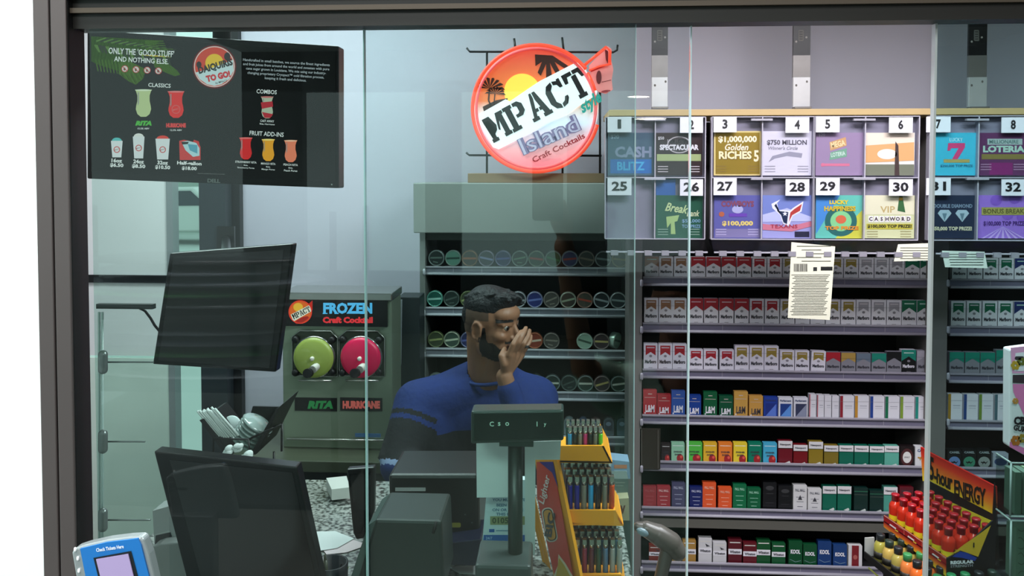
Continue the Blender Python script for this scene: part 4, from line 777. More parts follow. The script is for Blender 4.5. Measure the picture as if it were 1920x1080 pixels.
g.text("ONLY THE 'GOOD STUFF'", 265, 98, w=123, h=12, m=W_, rot=-3.2, L=5); g.text('AND NOTHING ELSE.', 265, 113, w=102, h=9.5, m=W_, rot=-3.2, L=5)
g.poly([(260, 103), (290, 103.5), (321, 107), (290, 106)], E('e0c020', .8), 5)
for k in range(4):
    cx, cy = 234+21*k, 129+1.3*k; g.ell(cx, cy, 6.2, 6.2, E('e8d8d4', .8), 4, 18); g.ring(cx, cy, 5.4, 6.6, E('c02028', .8), 5, 18); g.line([(cx-4, cy-4), (cx+4, cy+4)], 1.3, E('c02028', .8), 6); g.ell(cx-.5, cy+.5, 2, 3, E('604038', .6), 5, 8)
g.text('CLASSICS', 299, 160, w=42, h=7.5, m=W_, rot=-2.8, L=3)
def hurricane(cx, y0, y1, w_, col, top, L=3):
    h_ = y1-y0; pr = [(.5, 0), (.44, .06), (.36, .22), (.36, .42), (.42, .58), (.45, .72), (.36, .9), (.16, 1)]
    pts = [(cx+a*w_, y0+b_*h_) for a, b_ in pr]+[(cx-a*w_, y0+b_*h_) for a, b_ in pr[::-1]]; g.poly(pts, col, L)
    g.ell(cx, y0+1, w_*.5, 1.6, top, L+1, 14); g.poly([(cx-w_*.33, y0+h_*.1), (cx-w_*.27, y0+h_*.1), (cx-w_*.27, y0+h_*.5), (cx-w_*.34, y0+h_*.6)], E('ffffff', .25), L+1)
hurricane(269, 168, 219, 32, E('c0cc94', .85), E('e4ecd0', .85)); hurricane(330, 171, 221, 32, E('e01818', .95), E('f08080', .8))
g.ring(330, 205, 7, 8.2, E('ff8080', .6), 5, 16); g.text('MPACT', 330, 205, w=12, m=E('ff9090', .6), rot=15, L=5)
g.text('RITA', 269, 231, w=31, h=9, m=E('48b038', .9), L=3, bold=.08, shear=.25); g.text('HURRICANE', 330, 235, w=37, h=8.5, m=E('e03838', .9), L=3, bold=.08); g.text('15.5% ABV', 269, 241, w=22, h=3.2, m=W_, L=3); g.text('12.5% ABV', 330, 244, w=22, h=3.2, m=W_, L=3)
for cx, yt, yb, w_, tc_, a_, pz in ((219, 264, 295, 22, '58c0c0', '16oz', '$6.50'), (260, 256, 297, 22, 'e8e4e0', '24oz', '$8.50'), (305, 260, 299, 27, 'e83828', '32oz', '$10.50')):
    g.ell(cx, yt, w_*.42, 6, E(tc_, .85), 3, 18); g.poly([(cx-w_/2, yt), (cx+w_/2, yt), (cx+w_*.38, yb), (cx-w_*.38, yb)], E('e4e4e8', .85), 4); g.ring(cx, (yt+yb)/2+1, 4.6, 6.2, E('d84848', .8), 5, 18); g.text('MPACT', cx, (yt+yb)/2+1, w=10, m=E('803030', .8), rot=15, L=5)
    g.text(a_, cx, yb+6, w=20, h=7.5, m=W_, rot=-2.5, L=3, bold=.04); g.text(pz, cx, yb+15, w=25 if len(pz) < 6 else 28, h=8, m=W_, rot=-2.5, L=3, bold=.04)
g.poly([(336, 264), (345, 262), (362, 266), (364, 262), (372, 266), (376, 276), (376, 300), (337, 300)], E('dc3838', .8), 3); g.poly([(340, 266), (352, 264), (368, 268), (374, 278), (374, 292), (362, 294), (348, 282)], E('b8dce4', .85), 4); g.poly([(352, 270), (370, 272), (370, 288), (356, 282)], E('58a8c0', .8), 5)
g.poly([(340, 266), (354, 266), (352, 270), (342, 271)], E('101010', .5), 6); g.poly([(363, 262), (373, 265), (374, 270), (364, 267)], E('d82828', .8), 5)
g.text('Half-gallon', 355, 307, w=46, h=8.5, m=W_, rot=-2.5, L=3, bold=.04); g.text('$18.00', 355, 316, w=28, h=7.5, m=W_, rot=-2.5, L=3, bold=.04)
g.ell(402, 125, 41, 41, E('a01820', .5), 2, 40); g.ell(402, 125, 38.5, 38.5, E('f0c8c4', .8), 3, 40); g.ell(402, 125, 36.5, 36.5, E('d83c24', .85), 4, 40)
g.ell(402, 118, 17, 17, E('e8b820', .95), 5, 28)
g.poly([(367, 136), (402, 126), (437, 112), (438, 132), (430, 148), (415, 158), (402, 161), (388, 158), (374, 148)], E('cfe0e4', .85), 6); g.text('DAIQUIRIS', 404, 125, w=66, h=16, m=E('080810', .2), rot=15, L=7, bold=.05); g.text('TO GO!', 409, 143, w=46, h=13, m=E('d02030', .9), rot=13, L=7, bold=.07); g.text('by MPACT', 415, 154, w=22, h=5, m=E('101018', .2), rot=12, L=7)
g.ell(373, 121, 5, 6, E('301010', .3), 6, 10); g.ell(426, 106, 6, 8, E('301010', .3), 6, 10)
for k, s_ in enumerate(('Handcrafted in small batches, we source the finest ingredients', 'and fruit juices from around the world and sweeten with pure', 'cane sugar grown in Louisiana. We mix using our industry-', 'changing proprietary Cryopact\u2122 cold filtration process,', 'keeping it fresh and delicious.')):
    g.text(s_, 537-.4*k, 117.5+7.9*k, w=(163, 162, 150, 144, 78)[k], h=6.4, m=E('c8ccd4', .7), rot=-3.6, L=3)
g.text('COMBOS', 500, 172, w=38, h=8, m=W_, rot=-3.2, L=3)
hurricane(501, 181, 222, 24, E('c8ccb4', .75), E('d87878', .8)); g.poly([(489, 192), (511, 190), (512, 200), (491, 204)], E('c82838', .8), 6); g.poly([(491, 210), (512, 214), (507, 221), (496, 221)], E('c82838', .8), 6)
g.text('CAST AWAY', 501, 227, w=26, h=4.4, m=W_, rot=-3, L=3); g.text('Rita, Hurricane', 501, 233, w=28, h=3.4, m=W_, rot=-3, L=3)
g.text('FRUIT ADD-INS', 500, 251, w=64, h=8.5, m=W_, rot=-3.2, L=3)
for cx, col, tp, n1, n3, dy in ((461, 'dc1c20', 'f07070', 'STRAWBERRY RITA', 'Strawberry Puree', 0), (503, 'f0a020', 'ffe080', 'MANGO RITA', 'Mango Puree', 3), (545, 'f08060', 'ffc0a0', 'PEACH RITA', 'Peach Puree', 5)):
    hurricane(cx, 258+dy, 299+dy, 25, E(col, .95), E(tp, .9)); g.text(n1, cx, 304+dy, w=40 if 'STR' in n1 else 27, h=4, m=W_, rot=-2.5, L=3); g.text('Rita,', cx, 310+dy, w=8, h=3.2, m=W_, L=3); g.text(n3, cx, 315+dy, w=32 if 'Str' in n3 else 25, h=3.6, m=W_, rot=-2.5, L=3)
g.text('Please drink responsibly. Must be twenty one to purchase', 396, 326, w=50, h=2, m=E('a0a0a0', .5), rot=-2, L=3)
b.build('screen', mo)
# =================================================================== TILTED BLACK TERMINAL SCREENS
dark = mat('terminal_screen_dark', '0c0f10', .12, spec=.7); tb = mat('terminal_bezel_black', '131314', .3)
def termscreen(name, label, pts, Y, inner, th=.03, stand=None):
    t = thing(name, label, 'monitor'); b = MB(); b.prism(pl(pts, Y), (0, th, 0), tb); b.build('housing', t, bevel=.003)
    b = MB(); b.prism(pl(inner, Y-.0008), (0, .001, 0), dark); b.build('screen', t)
    if stand:
        b = MB(); q = P(stand[0], stand[1], Y+th); b.cyl((q.x, q.y+.03, CT), (q.x, q.y+.03, q.z), .022, tb); b.box(q.x-.05, q.y-.002, q.z-.05, q.x+.05, q.y+.04, q.z+.05, tb); b.lathe((q.x, q.y+.03, CT), (0, 0, 1), [(.09, 0), (.09, .008), (.03, .016)], tb); b.build('stand', t)
    return t
termscreen('terminal_monitor', 'black monitor tilted clockwise left of the frozen cocktail machine', [(318, 475), (549, 457), (517, 698), (286, 683)], 1.70, [(325, 482), (532, 468), (505, 690), (297, 676)])
b = MB(); q = P(425, 580, 1.73); q9 = P(425, 560, BACK-.13); b.cyl((q.x, 1.73, q.z), (q9.x, BACK-.13, q.z), .018, tb); b.box(q.x-.05, 1.732, q.z-.05, q.x+.05, 1.75, q.z+.05, tb); b.box(q9.x-.04, BACK-.135, q.z-.06, q9.x+.04, BACK-.122, q.z+.06, tb); b.build('wall_arm', [o for o in COL.objects if o.name.startswith('terminal_monitor')][-1])
termscreen('terminal_monitor', 'big dark monitor leaning at the bottom left in front of the granite counter', [(288, 846), (556, 876), (612, 1130), (366, 1150)], 1.42, [(318, 862), (548, 886), (600, 1122), (392, 1140)], stand=(450, 1000))
termscreen('card_terminal', 'small dark slanted screen on the granite counter beside the grey terminal', [(650, 880), (702, 876), (701, 960), (682, 1010), (668, 1012), (662, 1000)], 1.75, [(656, 890), (696, 886), (694, 955), (677, 1000), (670, 1000)], .02)
b = MB(); b.tube([P(x, y, 1.74) for x, y in ((262, 578), (272, 583), (282, 596), (290, 610), (300, 622), (312, 630))], .003, blackm); b.build('black_cable', **T('thin black cable curling to the left side of the tilted monitor', 'cable'))
# grey terminal, black printer, papers and pens on the counter
t = thing('cash_register', 'dark grey green register body standing right of the granite, lower middle', 'register'); rg = mat('register_grey_green', '242e2b', .4, var=.06); b = MB()
b.prism(pl([(704, 974), (828, 977), (834, 1110), (664, 1110)], 1.55), (0, .14, 0), rg); b.build('body', t, bevel=.006)
b = MB(); b.prism(pl([(690, 985), (706, 974), (666, 1106), (650, 1106)], 1.56), (0, .13, 0), mat('register_side', '54625f', .35)); b.build('side_panel', t)
b = MB(); b.tube([P(817, 978, 1.545), P(812, 1000, 1.545)], .0025, blackm); b.build('stylus', t)
t = thing('receipt_printer', 'black receipt printer with a yellow label behind the grey register', 'printer'); pb = mat('printer_black', '0b0b0d', .35); b = MB()
b.prism(pl([(728, 890), (898, 890), (900, 1016), (732, 1014)], 1.75), (0, .16, 0), pb); b.build('body', t, bevel=.008)
b = MB(); b.prism(pl([(838, 1018), (902, 1010), (902, 1062), (842, 1060)], 1.70), (0, .1, 0), mat('printer_navy', '0c1230', .4)); b.build('front_flap', t, bevel=.003)
b = MB(); g = G(b, yplane(1.75)); g.rrect(846, 980, 864, 989, 3, c('b0a040'), 1); g.rrect(741, 914, 798, 921, 1, c('b8b4b4'), 1)
for x, y in ((872, 965), (885, 980), (748, 965), (820, 940)): g.ell(x, y, 2, 1.4, c('50545c'), 1, 8)
g.line([(836, 1012), (860, 1014), (892, 1012)], 1.6, c('6c6870'), 1); b.build('label', t)
def sheet(label, pts, hexc='cfd6d6', z=.001, ):
    b = MB(); b.prism([PZ(x, y, CT+z) for x, y in pts], (0, 0, .0007), c(hexc, .7)); return b.build('paper_sheet', **T(label, 'paper', 'loose papers on the granite counter'))
sheet('upper white paper sheet lying on the granite counter', [(574, 998), (628, 996), (664, 1010), (632, 1028), (580, 1036)], z=.004)
sheet('lower white paper sheet with a pinkish edge on the granite counter', [(600, 1024), (650, 1008), (690, 1022), (650, 1036), (612, 1040)], 'd8c8cc', .002)
sheet('white paper sheet beside the leaning pens on the granite', [(584, 1046), (626, 1040), (632, 1052), (596, 1060)], 'c8ccca', .003)
sheet('white paper strip left of the customer display base', [(842, 1064), (900, 1058), (902, 1078), (862, 1076)], 'e0e2e4', .003)
b = MB(); b.prism([PZ(x, y, CT+.01) for x, y in ((612, 916), (650, 912), (656, 934), (622, 938))], (0, 0, .03), c('c9ccc6')); b.build('notepad', **T('white notepad at the back of the granite counter', 'notepad'))
t = thing('pen_cup', 'dark cup holding pens at the bottom edge of the granite', 'cup'); q = PZ(620, 1120, CT); b = MB(); b.lathe((q.x, q.y, CT), (0, 0, 1), [(.035, 0), (.037, .075), (.033, .075), (.031, .006)], mat('pen_cup_dark', '20242a', .4)); b.build('body', t)
for i, (a_, d_, m_, lb) in enumerate((((604, 1095), (597, 1030), 'b0803c', 'tan'), ((614, 1095), (610, 1050), '4c5040', 'olive'), ((600, 1098), (594, 1068), '5c4c80', 'purple'), ((626, 1098), (638, 1066), '1c1c20', 'black'), ((634, 1100), (648, 1072), '7c9848', 'green'))):
    b = MB(); A, B_ = P(a_[0], a_[1], q.y), P(d_[0], d_[1], q.y+.004); b.cyl(A, B_, .0042, mat('pen_'+lb, m_, .35), 10); b.capsule(B_, B_+(B_-A).normalized()*.01, .0035, .002, mat('pen_'+lb), 8, 3)
    b.build('pen', **T('%s pen standing in the dark cup by the granite' % lb, 'pen', 'pens in the cup'))
# =================================================================== STRAW AND LID ORGANISER
YS = 2.15; t = thing('straw_caddy', 'black wire caddy with V shaped bins left of the cocktail machine', 'caddy'); bw = mat('caddy_black', '0e0f10', .35)
b = MB(); b.tube(pl([(400, 868), (400, 822), (466, 824), (470, 866)], YS-.09), .003, bw); b.tube(pl([(466, 824), (500, 808), (528, 796), (528, 846)], YS-.06), .003, bw); b.tube(pl([(500, 806), (528, 795)], YS-.0), .003, bw)
for x in (400, 528): q = P(x, 846, YS); b.tube([(q.x, q.y-.06, q.z+.02), (q.x, q.y-.06, CT)], .003, bw)
b.build('wire_frame', t)
b = MB(); b.prism(pl([(524, 763), (517, 768), (468, 854), (480, 852)], YS-.05), (0, .16, 0), bw); b.prism(pl([(474, 762), (524, 763), (512, 792), (466, 788)], YS+.09), (0, .006, 0), bw); b.build('right_bin', t)
b = MB(); b.prism(pl([(374, 788), (380, 786), (430, 848), (420, 850)], YS-.05), (0, .16, 0), bw); b.build('left_bin', t)
b = MB(); b.prism(pl([(418, 822), (470, 824), (462, 862), (424, 862)], YS-.085), (0, .004, 0), glass('caddy_clear_tray', (.75, .8, .78), 1.45, .1)); b.build('clear_tray', t)
straw = mat('straw_paper_white', 'dfeae6', .6); q = 0
for i in range(26):
    a_ = (372+(i % 9)*4.0+random.uniform(-2, 2), 772+(i % 9)*-.8+random.uniform(-4, 4)); e_ = (412+(i % 9)*4.4, 820+random.uniform(-2, 2)-(i % 9)*.4); Y = YS-.04+.035*(i//9)
    b = MB(); b.cyl(P(*a_, Y), P(*e_, Y), .0032, straw, 8)
    b.build('wrapped_straw', **T('wrapped white drinking straw in the bundle in the left bin of the caddy', 'straw', 'wrapped straws in the left bin'))
lid = mat('clear_lid_plastic', '9db0ac', .12, spec=.8, coat=.6)
for i in range(6):
    c0 = P(462+i*8.5, 826-i*11.5+3, YS-.01); c1 = P(498-18+i*7.5, 803-i*0-12, YS)
    ax = (P(492, 792, YS)-P(460, 840, YS)).normalized(); o_ = P(456+i*8, 826-i*2.5, YS-.0)
    b = MB(); o2 = P(458, 832, YS)+ax*(.010+.012*i); b.lathe(o2, ax, [(.001, .010), (.022, .010), (.028, .006), (.040, .004), (.046, 0), (.044, -.003)], lid, 22)
    b.build('dome_lid', **T('clear plastic cup lid nested in the tilted stack in the right bin of the caddy', 'lid', 'nested lids in the right bin'))
b = MB(); q = P(434, 800, YS+.05); b.lathe(q, (-.1, -1, .25), [(.001, .004), (.028, .004), (.031, 0), (.029, -.004)], mat('white_lid', 'dcecea', .4), 24); b.build('round_lid', **T('round white lid standing between the straws and the clear lids', 'lid'))
wad = mat('tissue_white', 'dfe8e6', .8, bump=.4, scale=60)
for i, (x, y, r) in enumerate(((424, 846, .018), (447, 840, .014), (460, 858, .022))):
    b = MB(); q = P(x, y, YS-.10)
    for k in range(5): b.ellip(q+V((random.uniform(-r, r)*.6, random.uniform(-.005, .005), random.uniform(-r, r)*.5)), ((.8, .1, .5), (0, 1, .1), (-.5, 0, .8)), (r*.7, r*.5, r*.5), wad, 10, 6)
    b.build('crumpled_tissue', **T('crumpled white tissue at the %s of the caddy' % ('left foot', 'front middle', 'right foot')[i], 'tissue', 'tissues by the caddy'))
# =================================================================== FROZEN COCKTAIL MACHINE
YF = 2.85; fF = yplane(YF, .0006); t = thing('frozen_drink_machine', 'stainless frozen cocktail machine with green and pink bowls on back counter', 'drink machine')
ss = mat('machine_stainless', '8a9884', .32, metal=.45, var=.18, scale=5); ssb = mat('machine_bright_steel', 'a8aaa6', .22, metal=.9)
X = lambda px, Y=YF: P(px, 690, Y).x
Z = lambda py, Y=YF: P(632, py, Y).z
b = MB(); b.box(X(530), YF, ZB, X(735), YF+.17, Z(560), ss); b.build('cabinet', t, bevel=.004)
b = MB(); b.box(X(528), YF-.012, Z(563), X(737), YF+.175, Z(548), ssb); b.build('top_cap', t, bevel=.004)
b = MB(); b.box(X(533), YF-.012, Z(611), X(728), YF+.001, Z(562.5), mat('machine_header_black', '050506', .2)); g = G(b, yplane(YF-.012, .0005))
g.ell(563, 585, 22, 22, E('d8281c', .9), 1, 32); g.ell(563, 585, 20, 20, E('f06820', .95), 2, 32); g.poly([(575, 573), (586, 563), (586, 582), (578, 580)], E('d8281c', .9), 1); g.ell(559, 576, 9, 8, E('f8b838', 1), 3, 20)
g.poly([(545, 590), (580, 572), (585, 583), (550, 603)], E('f0e8d8', .95), 4); slab(g, 'MPACT', 565, 586.5, 36, 10, 26, E('080404', .1), 5); g.ell(566, 600, 14, 4.5, E('c02018', .8), 3, 18, rot=-24); g.ring(563, 585, 20.5, 22, E('ff4030', 1), 6, 32)
g.text('FROZEN', 652, 578, w=92, h=21, m=E('58b8f0', 1.1), L=2, bold=.05); g.text('Craft Cocktail', 652, 600, w=94, h=12, m=E('e83038', 1.1), L=2, bold=.06)
for x0_, x1_, y_ in ((606, 613, 588), (628, 634, 588), (676, 682, 588)): g.rect(x0_-1, y_-1.2, x1_+1, y_+.6, E('58b8f0', 1.1), 2)
b.build('header_sign', t)
for cx, col, nm in ((590, '98a850', 'green'), (678, 'd81850', 'pink')):
    b = MB(); Yb = YF-.012
    g = G(b, yplane(YF, .0008)); fr_ = [(cx-42, 632), (cx-28, 620), (cx+30, 621), (cx+43, 634), (cx+43, 706), (cx-42, 704)]
    b.prism(pl(fr_, YF-.008), (0, .009, 0), mat('bowl_frame_dark', '3c4338', .3, metal=.6)); b.tube(pl(fr_, YF-.01), .0022, ssb, 8, closed=True); bf = b.build('bowl_frame', t)
    b = MB(); q = P(cx+(0 if cx < 600 else 0), 669, YF-.01); b.lathe((q.x, YF-.005, q.z), (0, -1, 0), [(.078, 0), (.078, .012), (.074, .016)], ssb, 32); b.lathe((q.x, YF-.006, q.z), (0, -1, 0), [(.073, .0), (.073, .02), (.06, .027), (.02, .031), (.001, .031)], mat('slush_'+nm, col, .35, var=.06, scale=30, emit=.12, ecol=col), 36)
    b.lathe((q.x, YF-.035, q.z), (0, -1, 0), [(.008, 0), (.008, .008), (.005, .012), (.001, .012)], mat('bowl_hub', 'e8e4d8', .4), 14); b.build('drink_bowl', t)
    b = MB(); q = P(cx-2, 694, YF-.05); b.cyl((q.x+.008, YF-.02, q.z+.012), (q.x, YF-.06, q.z+.004), .014, mat('tap_white', 'd8d6cc', .4), 16); b.cyl(P(cx-10, 699, YF-.055), P(cx-14, 700, YF-.085), .0165, blackm, 16); b.build('tap', t)
    for dx, dy in ((-35, -33), (33, -32), (-35, 29), (33, 28)):
        b = MB(); q = P(cx+dx, 669+dy, YF-.01); b.lathe((q.x, YF-.008, q.z), (0, -1, 0), [(.013, 0), (.013, .012), (.009, .018), (.001, .018)], blackm, 12); b.build('clamp_knob', t)
    b = MB(); b.cyl(P(cx-30, 713, YF-.02), P(cx+32, 714, YF-.02), .004, mat('drip_bar', 'd4d4cc', .2, metal=.8), 8); b.build('drip_bar', t)
for (x0, x1, s_, col) in ((553, 632, 'RITA', '2c8c4c'), (638, 717, 'HURRICANE', 'e0645c')):
    b = MB(); a0, a1 = P(x0, 745, YF), P(x1, 771, YF); b.box(a0.x, YF-.003, a1.z, a1.x, YF, a0.z, blackm); g = G(b, yplane(YF-.003)); g.text(s_, (x0+x1)/2+(8 if s_ == 'RITA' else 0), 759, w=48 if s_ == 'RITA' else 70, h=15, m=c(col, emit=.25), L=2, bold=.07, shear=.2 if s_ == 'RITA' else 0); b.build('name_plate', t)
b = MB(); b.cyl(P(538, 823, YF-.01), P(727, 826, YF-.01), .004, mat('drip_bar')); b.build('bottom_rail', t)
b = MB(); a0, a1 = P(666, 812, YF), P(714, 820, YF); b.box(a0.x, YF-.002, a1.z, a1.x, YF, a0.z, c('4c78a8')); b.build('blue_label', t)
# dark cabinet between the machine and the tin rack
t = thing('dark_cabinet', 'tall dark cabinet with a vertical white strip beside the cocktail machine', 'cabinet'); b = MB(); b.box(X(744, 3.05)+.004, 3.05, 0, P(787, 690, 3.05).x, 3.17, Z(556, 3.05), mat('cabinet_dark_green', '20282a', .45, var=.1)); b.build('body', t, bevel=.003)
b = MB(); g = G(b, yplane(3.05)); b.prism(pl([(741, 562), (754, 562), (752, 684), (740, 690)], 3.04), (0, .005, 0), c('8e969a', .6)); g = G(b, yplane(3.04))
for k in range(11): g.rect(744, 570+k*10.4, 750, 571.6+k*10.4+(k % 3), c('3c4448'), 1)
b.build('paper_strip', t)
# =================================================================== CUSTOMER DISPLAY AND COUNTER SIGNS
YC = 1.42; t = thing('customer_display', 'dark green customer pole display with faint green characters', 'pole display'); cg = mat('display_housing_green', '22332c', .3); b = MB()
b.prism(pl([(883, 771), (1057, 769), (1057, 827), (883, 833)], YC), (0, .045, 0), cg); b.build('display_head', t, bevel=.004)
b = MB(); b.prism(pl([(889, 776), (1051, 774), (1051, 821), (889, 826)], YC-.001), (0, .001, 0), mat('display_window', '0e1d17', .1, spec=.7)); g = G(b, yplane(YC-.001))
for ch, x in (('C', 922), ('s', 936), ('o', 951), ('l', 1007), ('y', 1022)): g.text(ch, x, 795 if ch != 'y' else 797, h=9 if ch in 'Cl' else 7, m=E('b8e8d0', .7), L=2)
b.build('display_screen', t)
b = MB(); b.box(P(936, 830, YC).x, YC+.002, P(960, 838, YC).z, P(1000, 830, YC).x, YC+.04, P(960, 827, YC).z, cg); b.build('collar', t)
b = MB(); b.cyl((P(965, 840, YC).x, YC+.022, CT), (P(965, 840, YC).x, YC+.022, P(965, 834, YC).z), .0135, mat('pole_dark_green', '18261f', .3), 20); b.build('pole', t)
b = MB(); q = P(945, 1080, YC); b.prism([(q.x-.05, YC-.03, CT), (q.x+.05, YC-.03, CT), (q.x+.05, YC+.07, CT), (q.x-.05, YC+.07, CT)], (0, 0, P(945, 1045, YC).z-CT), mat('pole_base_grey', '3c4442', .4)); b.build('base', t, bevel=.006)
b = MB(); b.prism(pl([(893, 829), (955, 829), (953, 932), (894, 933)], 1.50), (0, .0015, 0), c('dfe8e8', .7)); b.build('paper_sheet', **T('blank white paper fixed left of the display pole', 'paper'))
b = MB(); b.prism(pl([(984, 829), (1052, 826), (1050, 862), (1004, 862), (1003, 1040), (984, 1044)], 1.52), (0, .0015, 0), c('cfdcd8', .7)); b.build('paper_sheet', **T('pale green tinted paper fixed right of the display pole', 'paper'))
YB = 1.54; t = thing('age_sign', 'white and blue birth date age sign left of the display pole', 'sign'); b = MB(); b.prism(pl([(914, 900), (1000, 900), (1000, 1038), (903, 1034)], YB), (0, .02, 0), c('c8dce0', .4)); g = G(b, yplane(YB)); bl = c('1c60a8')
g.poly([(907, 1003), (1000, 1003), (1000, 1031), (904, 1031)], bl, 1)
for s_, y, w_ in (('YOU MUST HAVE', 937, 62), ('BEEN BORN', 947, 44), ('ON OR BEFORE', 956, 58), ('THIS DATE', 964, 42)): g.text(s_, 954+(y-937)*-.1, y, w=w_, h=5.5, m=c('4c7890'), L=2, bold=.03)
g.rect(919, 968, 985, 984, c('8c9468'), 1); g.text('0105', 938, 976, w=30, h=11, m=c('3c4c34'), L=2, bold=.02); g.rect(917, 992, 927, 998, bl, 1); g.rect(930, 994, 960, 996, c('6c94ac'), 1)
g.text('OUR', 917, 1017, w=12, h=6, m=c('a8c8e8'), L=2); g.text('24/7', 917, 1009, w=12, h=5, m=c('a8c8e8'), L=2); b.build('sign_face', t)
b = MB(); q = P(950, 1037, YB); b.box(q.x-.05, YB, CT, q.x+.045, YB+.05, q.z, mat('pole_base_grey')); b.build('sign_stand', t)
# =================================================================== LIGHTER DISPLAY
YL = 1.70; t = thing('lighter_display', 'orange cardboard lighter display with a red side panel', 'display stand'); org = mat('display_orange', 'fba41c', .5, var=.04)
A = [P(1003, 862, 1.80), P(1044, 862, 1.66), P(1098, 1130, 1.60), P(1046, 1130, 1.74)]
n_ = (A[1]-A[0]).cross(A[3]-A[0]).normalized(); n_ = n_ if n_.y < 0 else -n_
b = MB(); b.prism(A, -n_*.006, org); fS = surf(A[0], n_, .0006); g = G(b, fS)
g.poly([(1006, 866), (1037, 866), (1083, 1130), (1052, 1130), (1030, 1040), (1007, 934)], c('e03a22'), 1); g.poly([(1011, 866), (1037, 866), (1046, 914), (1035, 886)], c('201c88'), 2)
g.text('Lighter', 1022, 918, w=56, h=15, m=c('f4e8e0'), rot=77, L=3, shear=.3, bold=.02)
g.rrect(998, 973, 1063, 995, 9, c('f4ead8'), 2, rot=80); g.rrect(1000, 975, 1061, 993, 8, c('18120c'), 3, rot=80); g.rrect(1002, 976.5, 1059, 991.5, 7, c('e8a01c'), 4, rot=80); g.text('BIC', 1031, 984, w=46, h=14, m=c('120c08'), rot=80, L=5, bold=.04)
g.poly([(1047, 1039), (1060, 1056), (1074, 1080), (1082, 1130), (1050, 1130), (1038, 1080), (1046, 1060)], c('f0e4c0'), 2); g.poly([(1048, 1046), (1058, 1060), (1070, 1082), (1076, 1130), (1054, 1130), (1042, 1082)], c('d8b038'), 3); b.build('side_panel', t)
b = MB(); b.prism([P(990, 932, 1.84), P(1003, 930, 1.82), P(1046, 1130, 1.76), P(1034, 1130, 1.80)], (0, .006, 0), org); b.build('back_panel', t)
TR = [(836, 868, 1046, 1132, 1148, 1050), (957, 985, 1060, 1154, 1169, 1066), (1077, 1110, 1076, 1164, 1176, 1082)]
for y0, y1, xa, xb, xc, xd in TR:
    b = MB(); f0 = pl([(xa, y0), (xb, y0), (xc, y1), (xd, y1)], YL-.05); b.prism(f0, (0, .006, 0), org)
    zb1 = (f0[2].z+f0[3].z)/2; b.prism([(f0[3].x, YL-.05, zb1), (f0[2].x, YL-.05, zb1), (f0[2].x, YL+.1, zb1), (f0[3].x, YL+.1, zb1)], (0, 0, .004), org)
    b.prism([f0[2], f0[2]+V((0, .15, 0)), f0[1]+V((0, .15, 0)), f0[1]], (-.004, 0, 0), org); b.build('tray', t)
LC = {'s': ('48a8dc', 'sky blue'), 'k': ('26302a', 'black'), 't': ('8c8676', 'taupe'), 'p': ('d83878', 'pink'), 'g': ('70d028', 'lime green'), 'n': ('141894', 'navy blue'), 'o': ('d85020', 'orange'), 'c': ('30a8e0', 'cyan'), 'd': ('1c1820', 'dark'), 'v': ('34305c', 'violet printed'), 'r': ('8c3450', 'rose printed'), 'm': ('5c2c3c', 'maroon printed'), 'e': ('2c5040', 'green printed'), 'b': ('5c7c9c', 'pale blue printed'), 'w': ('a8a8a4', 'white printed')}
_lm = {}
def lightermesh(k):
    if k in _lm: return _lm[k]
    b = MB(); body = mat('lighter_'+k, LC[k][0], .2, coat=.4); ch = mat('lighter_chrome', 'b8b0a4', .2, metal=.9); el = [(.0062*math.cos(a), .0125*math.sin(a)) for a in [math.pi*2*j/14 for j in range(14)]]
    b.rings([[(x*s_, y*s_, z) for x, y in el] for z, s_ in ((0, .9), (.002, 1), (.056, 1), (.058, .96))], body)
    b.rings([[(x*s_, y*s_, z) for x, y in el] for z, s_ in ((.058, .93), (.066, .93), (.066, .8), (.072, .7))], ch)
    b.prism([(-.0045, -.011, .066), (-.0045, -.002, .066), (-.0045, -.002, .079), (-.0045, -.009, .077)], (.009, 0, 0), ch); b.cyl((-.0042, .004, .074), (.0042, .004, .074), .0045, mat('lighter_wheel', '3c3834', .4, metal=.8), 12)
    b.prism([(-.003, .006, .066), (-.003, .0125, .064), (-.003, .012, .069), (-.003, .006, .071)], (.006, 0, 0), mat('lighter_button', 'b02820', .4)); _lm[k] = b.mesh('lighter'); return _lm[k]
RW = ['top', 'middle', 'bottom']
for r, (cols, x0, dx, ybot, nd) in enumerate((('sktpktg', 1069, 9.6, 838, 2), ('nntcdto', 1069, 13.1, 956, 4), ('vrmebww', 1083, 13.2, 1074, 4))):
    for d in range(nd):
        for i, k in enumerate(cols):
            kk = k if d == 0 else random.choice('ktdvmeb'); o = bpy.data.objects.new('lighter', lightermesh(kk)); COL.objects.link(o)
            q = P(x0+dx*i, ybot, YL-.042); dep = YL-.030+d*.027; o.location = (q.x-d*.004, dep, q.z-(.016 if r == 0 else .004)+d*.0055)
            s_ = .78 if r == 0 else .94; o.scale = (s_*1.02 if r else .76, s_, s_*.92 if r == 0 else s_)
            dn = 'front' if d == 0 else ORD[d]; nm = LC[kk][1]
            o['label'] = '%s lighter in %s row of the %s tray, %s from left' % (nm, dn, RW[r], ORD[i]); o['category'] = 'lighter'; o['group'] = 'lighters in the %s tray' % RW[r]
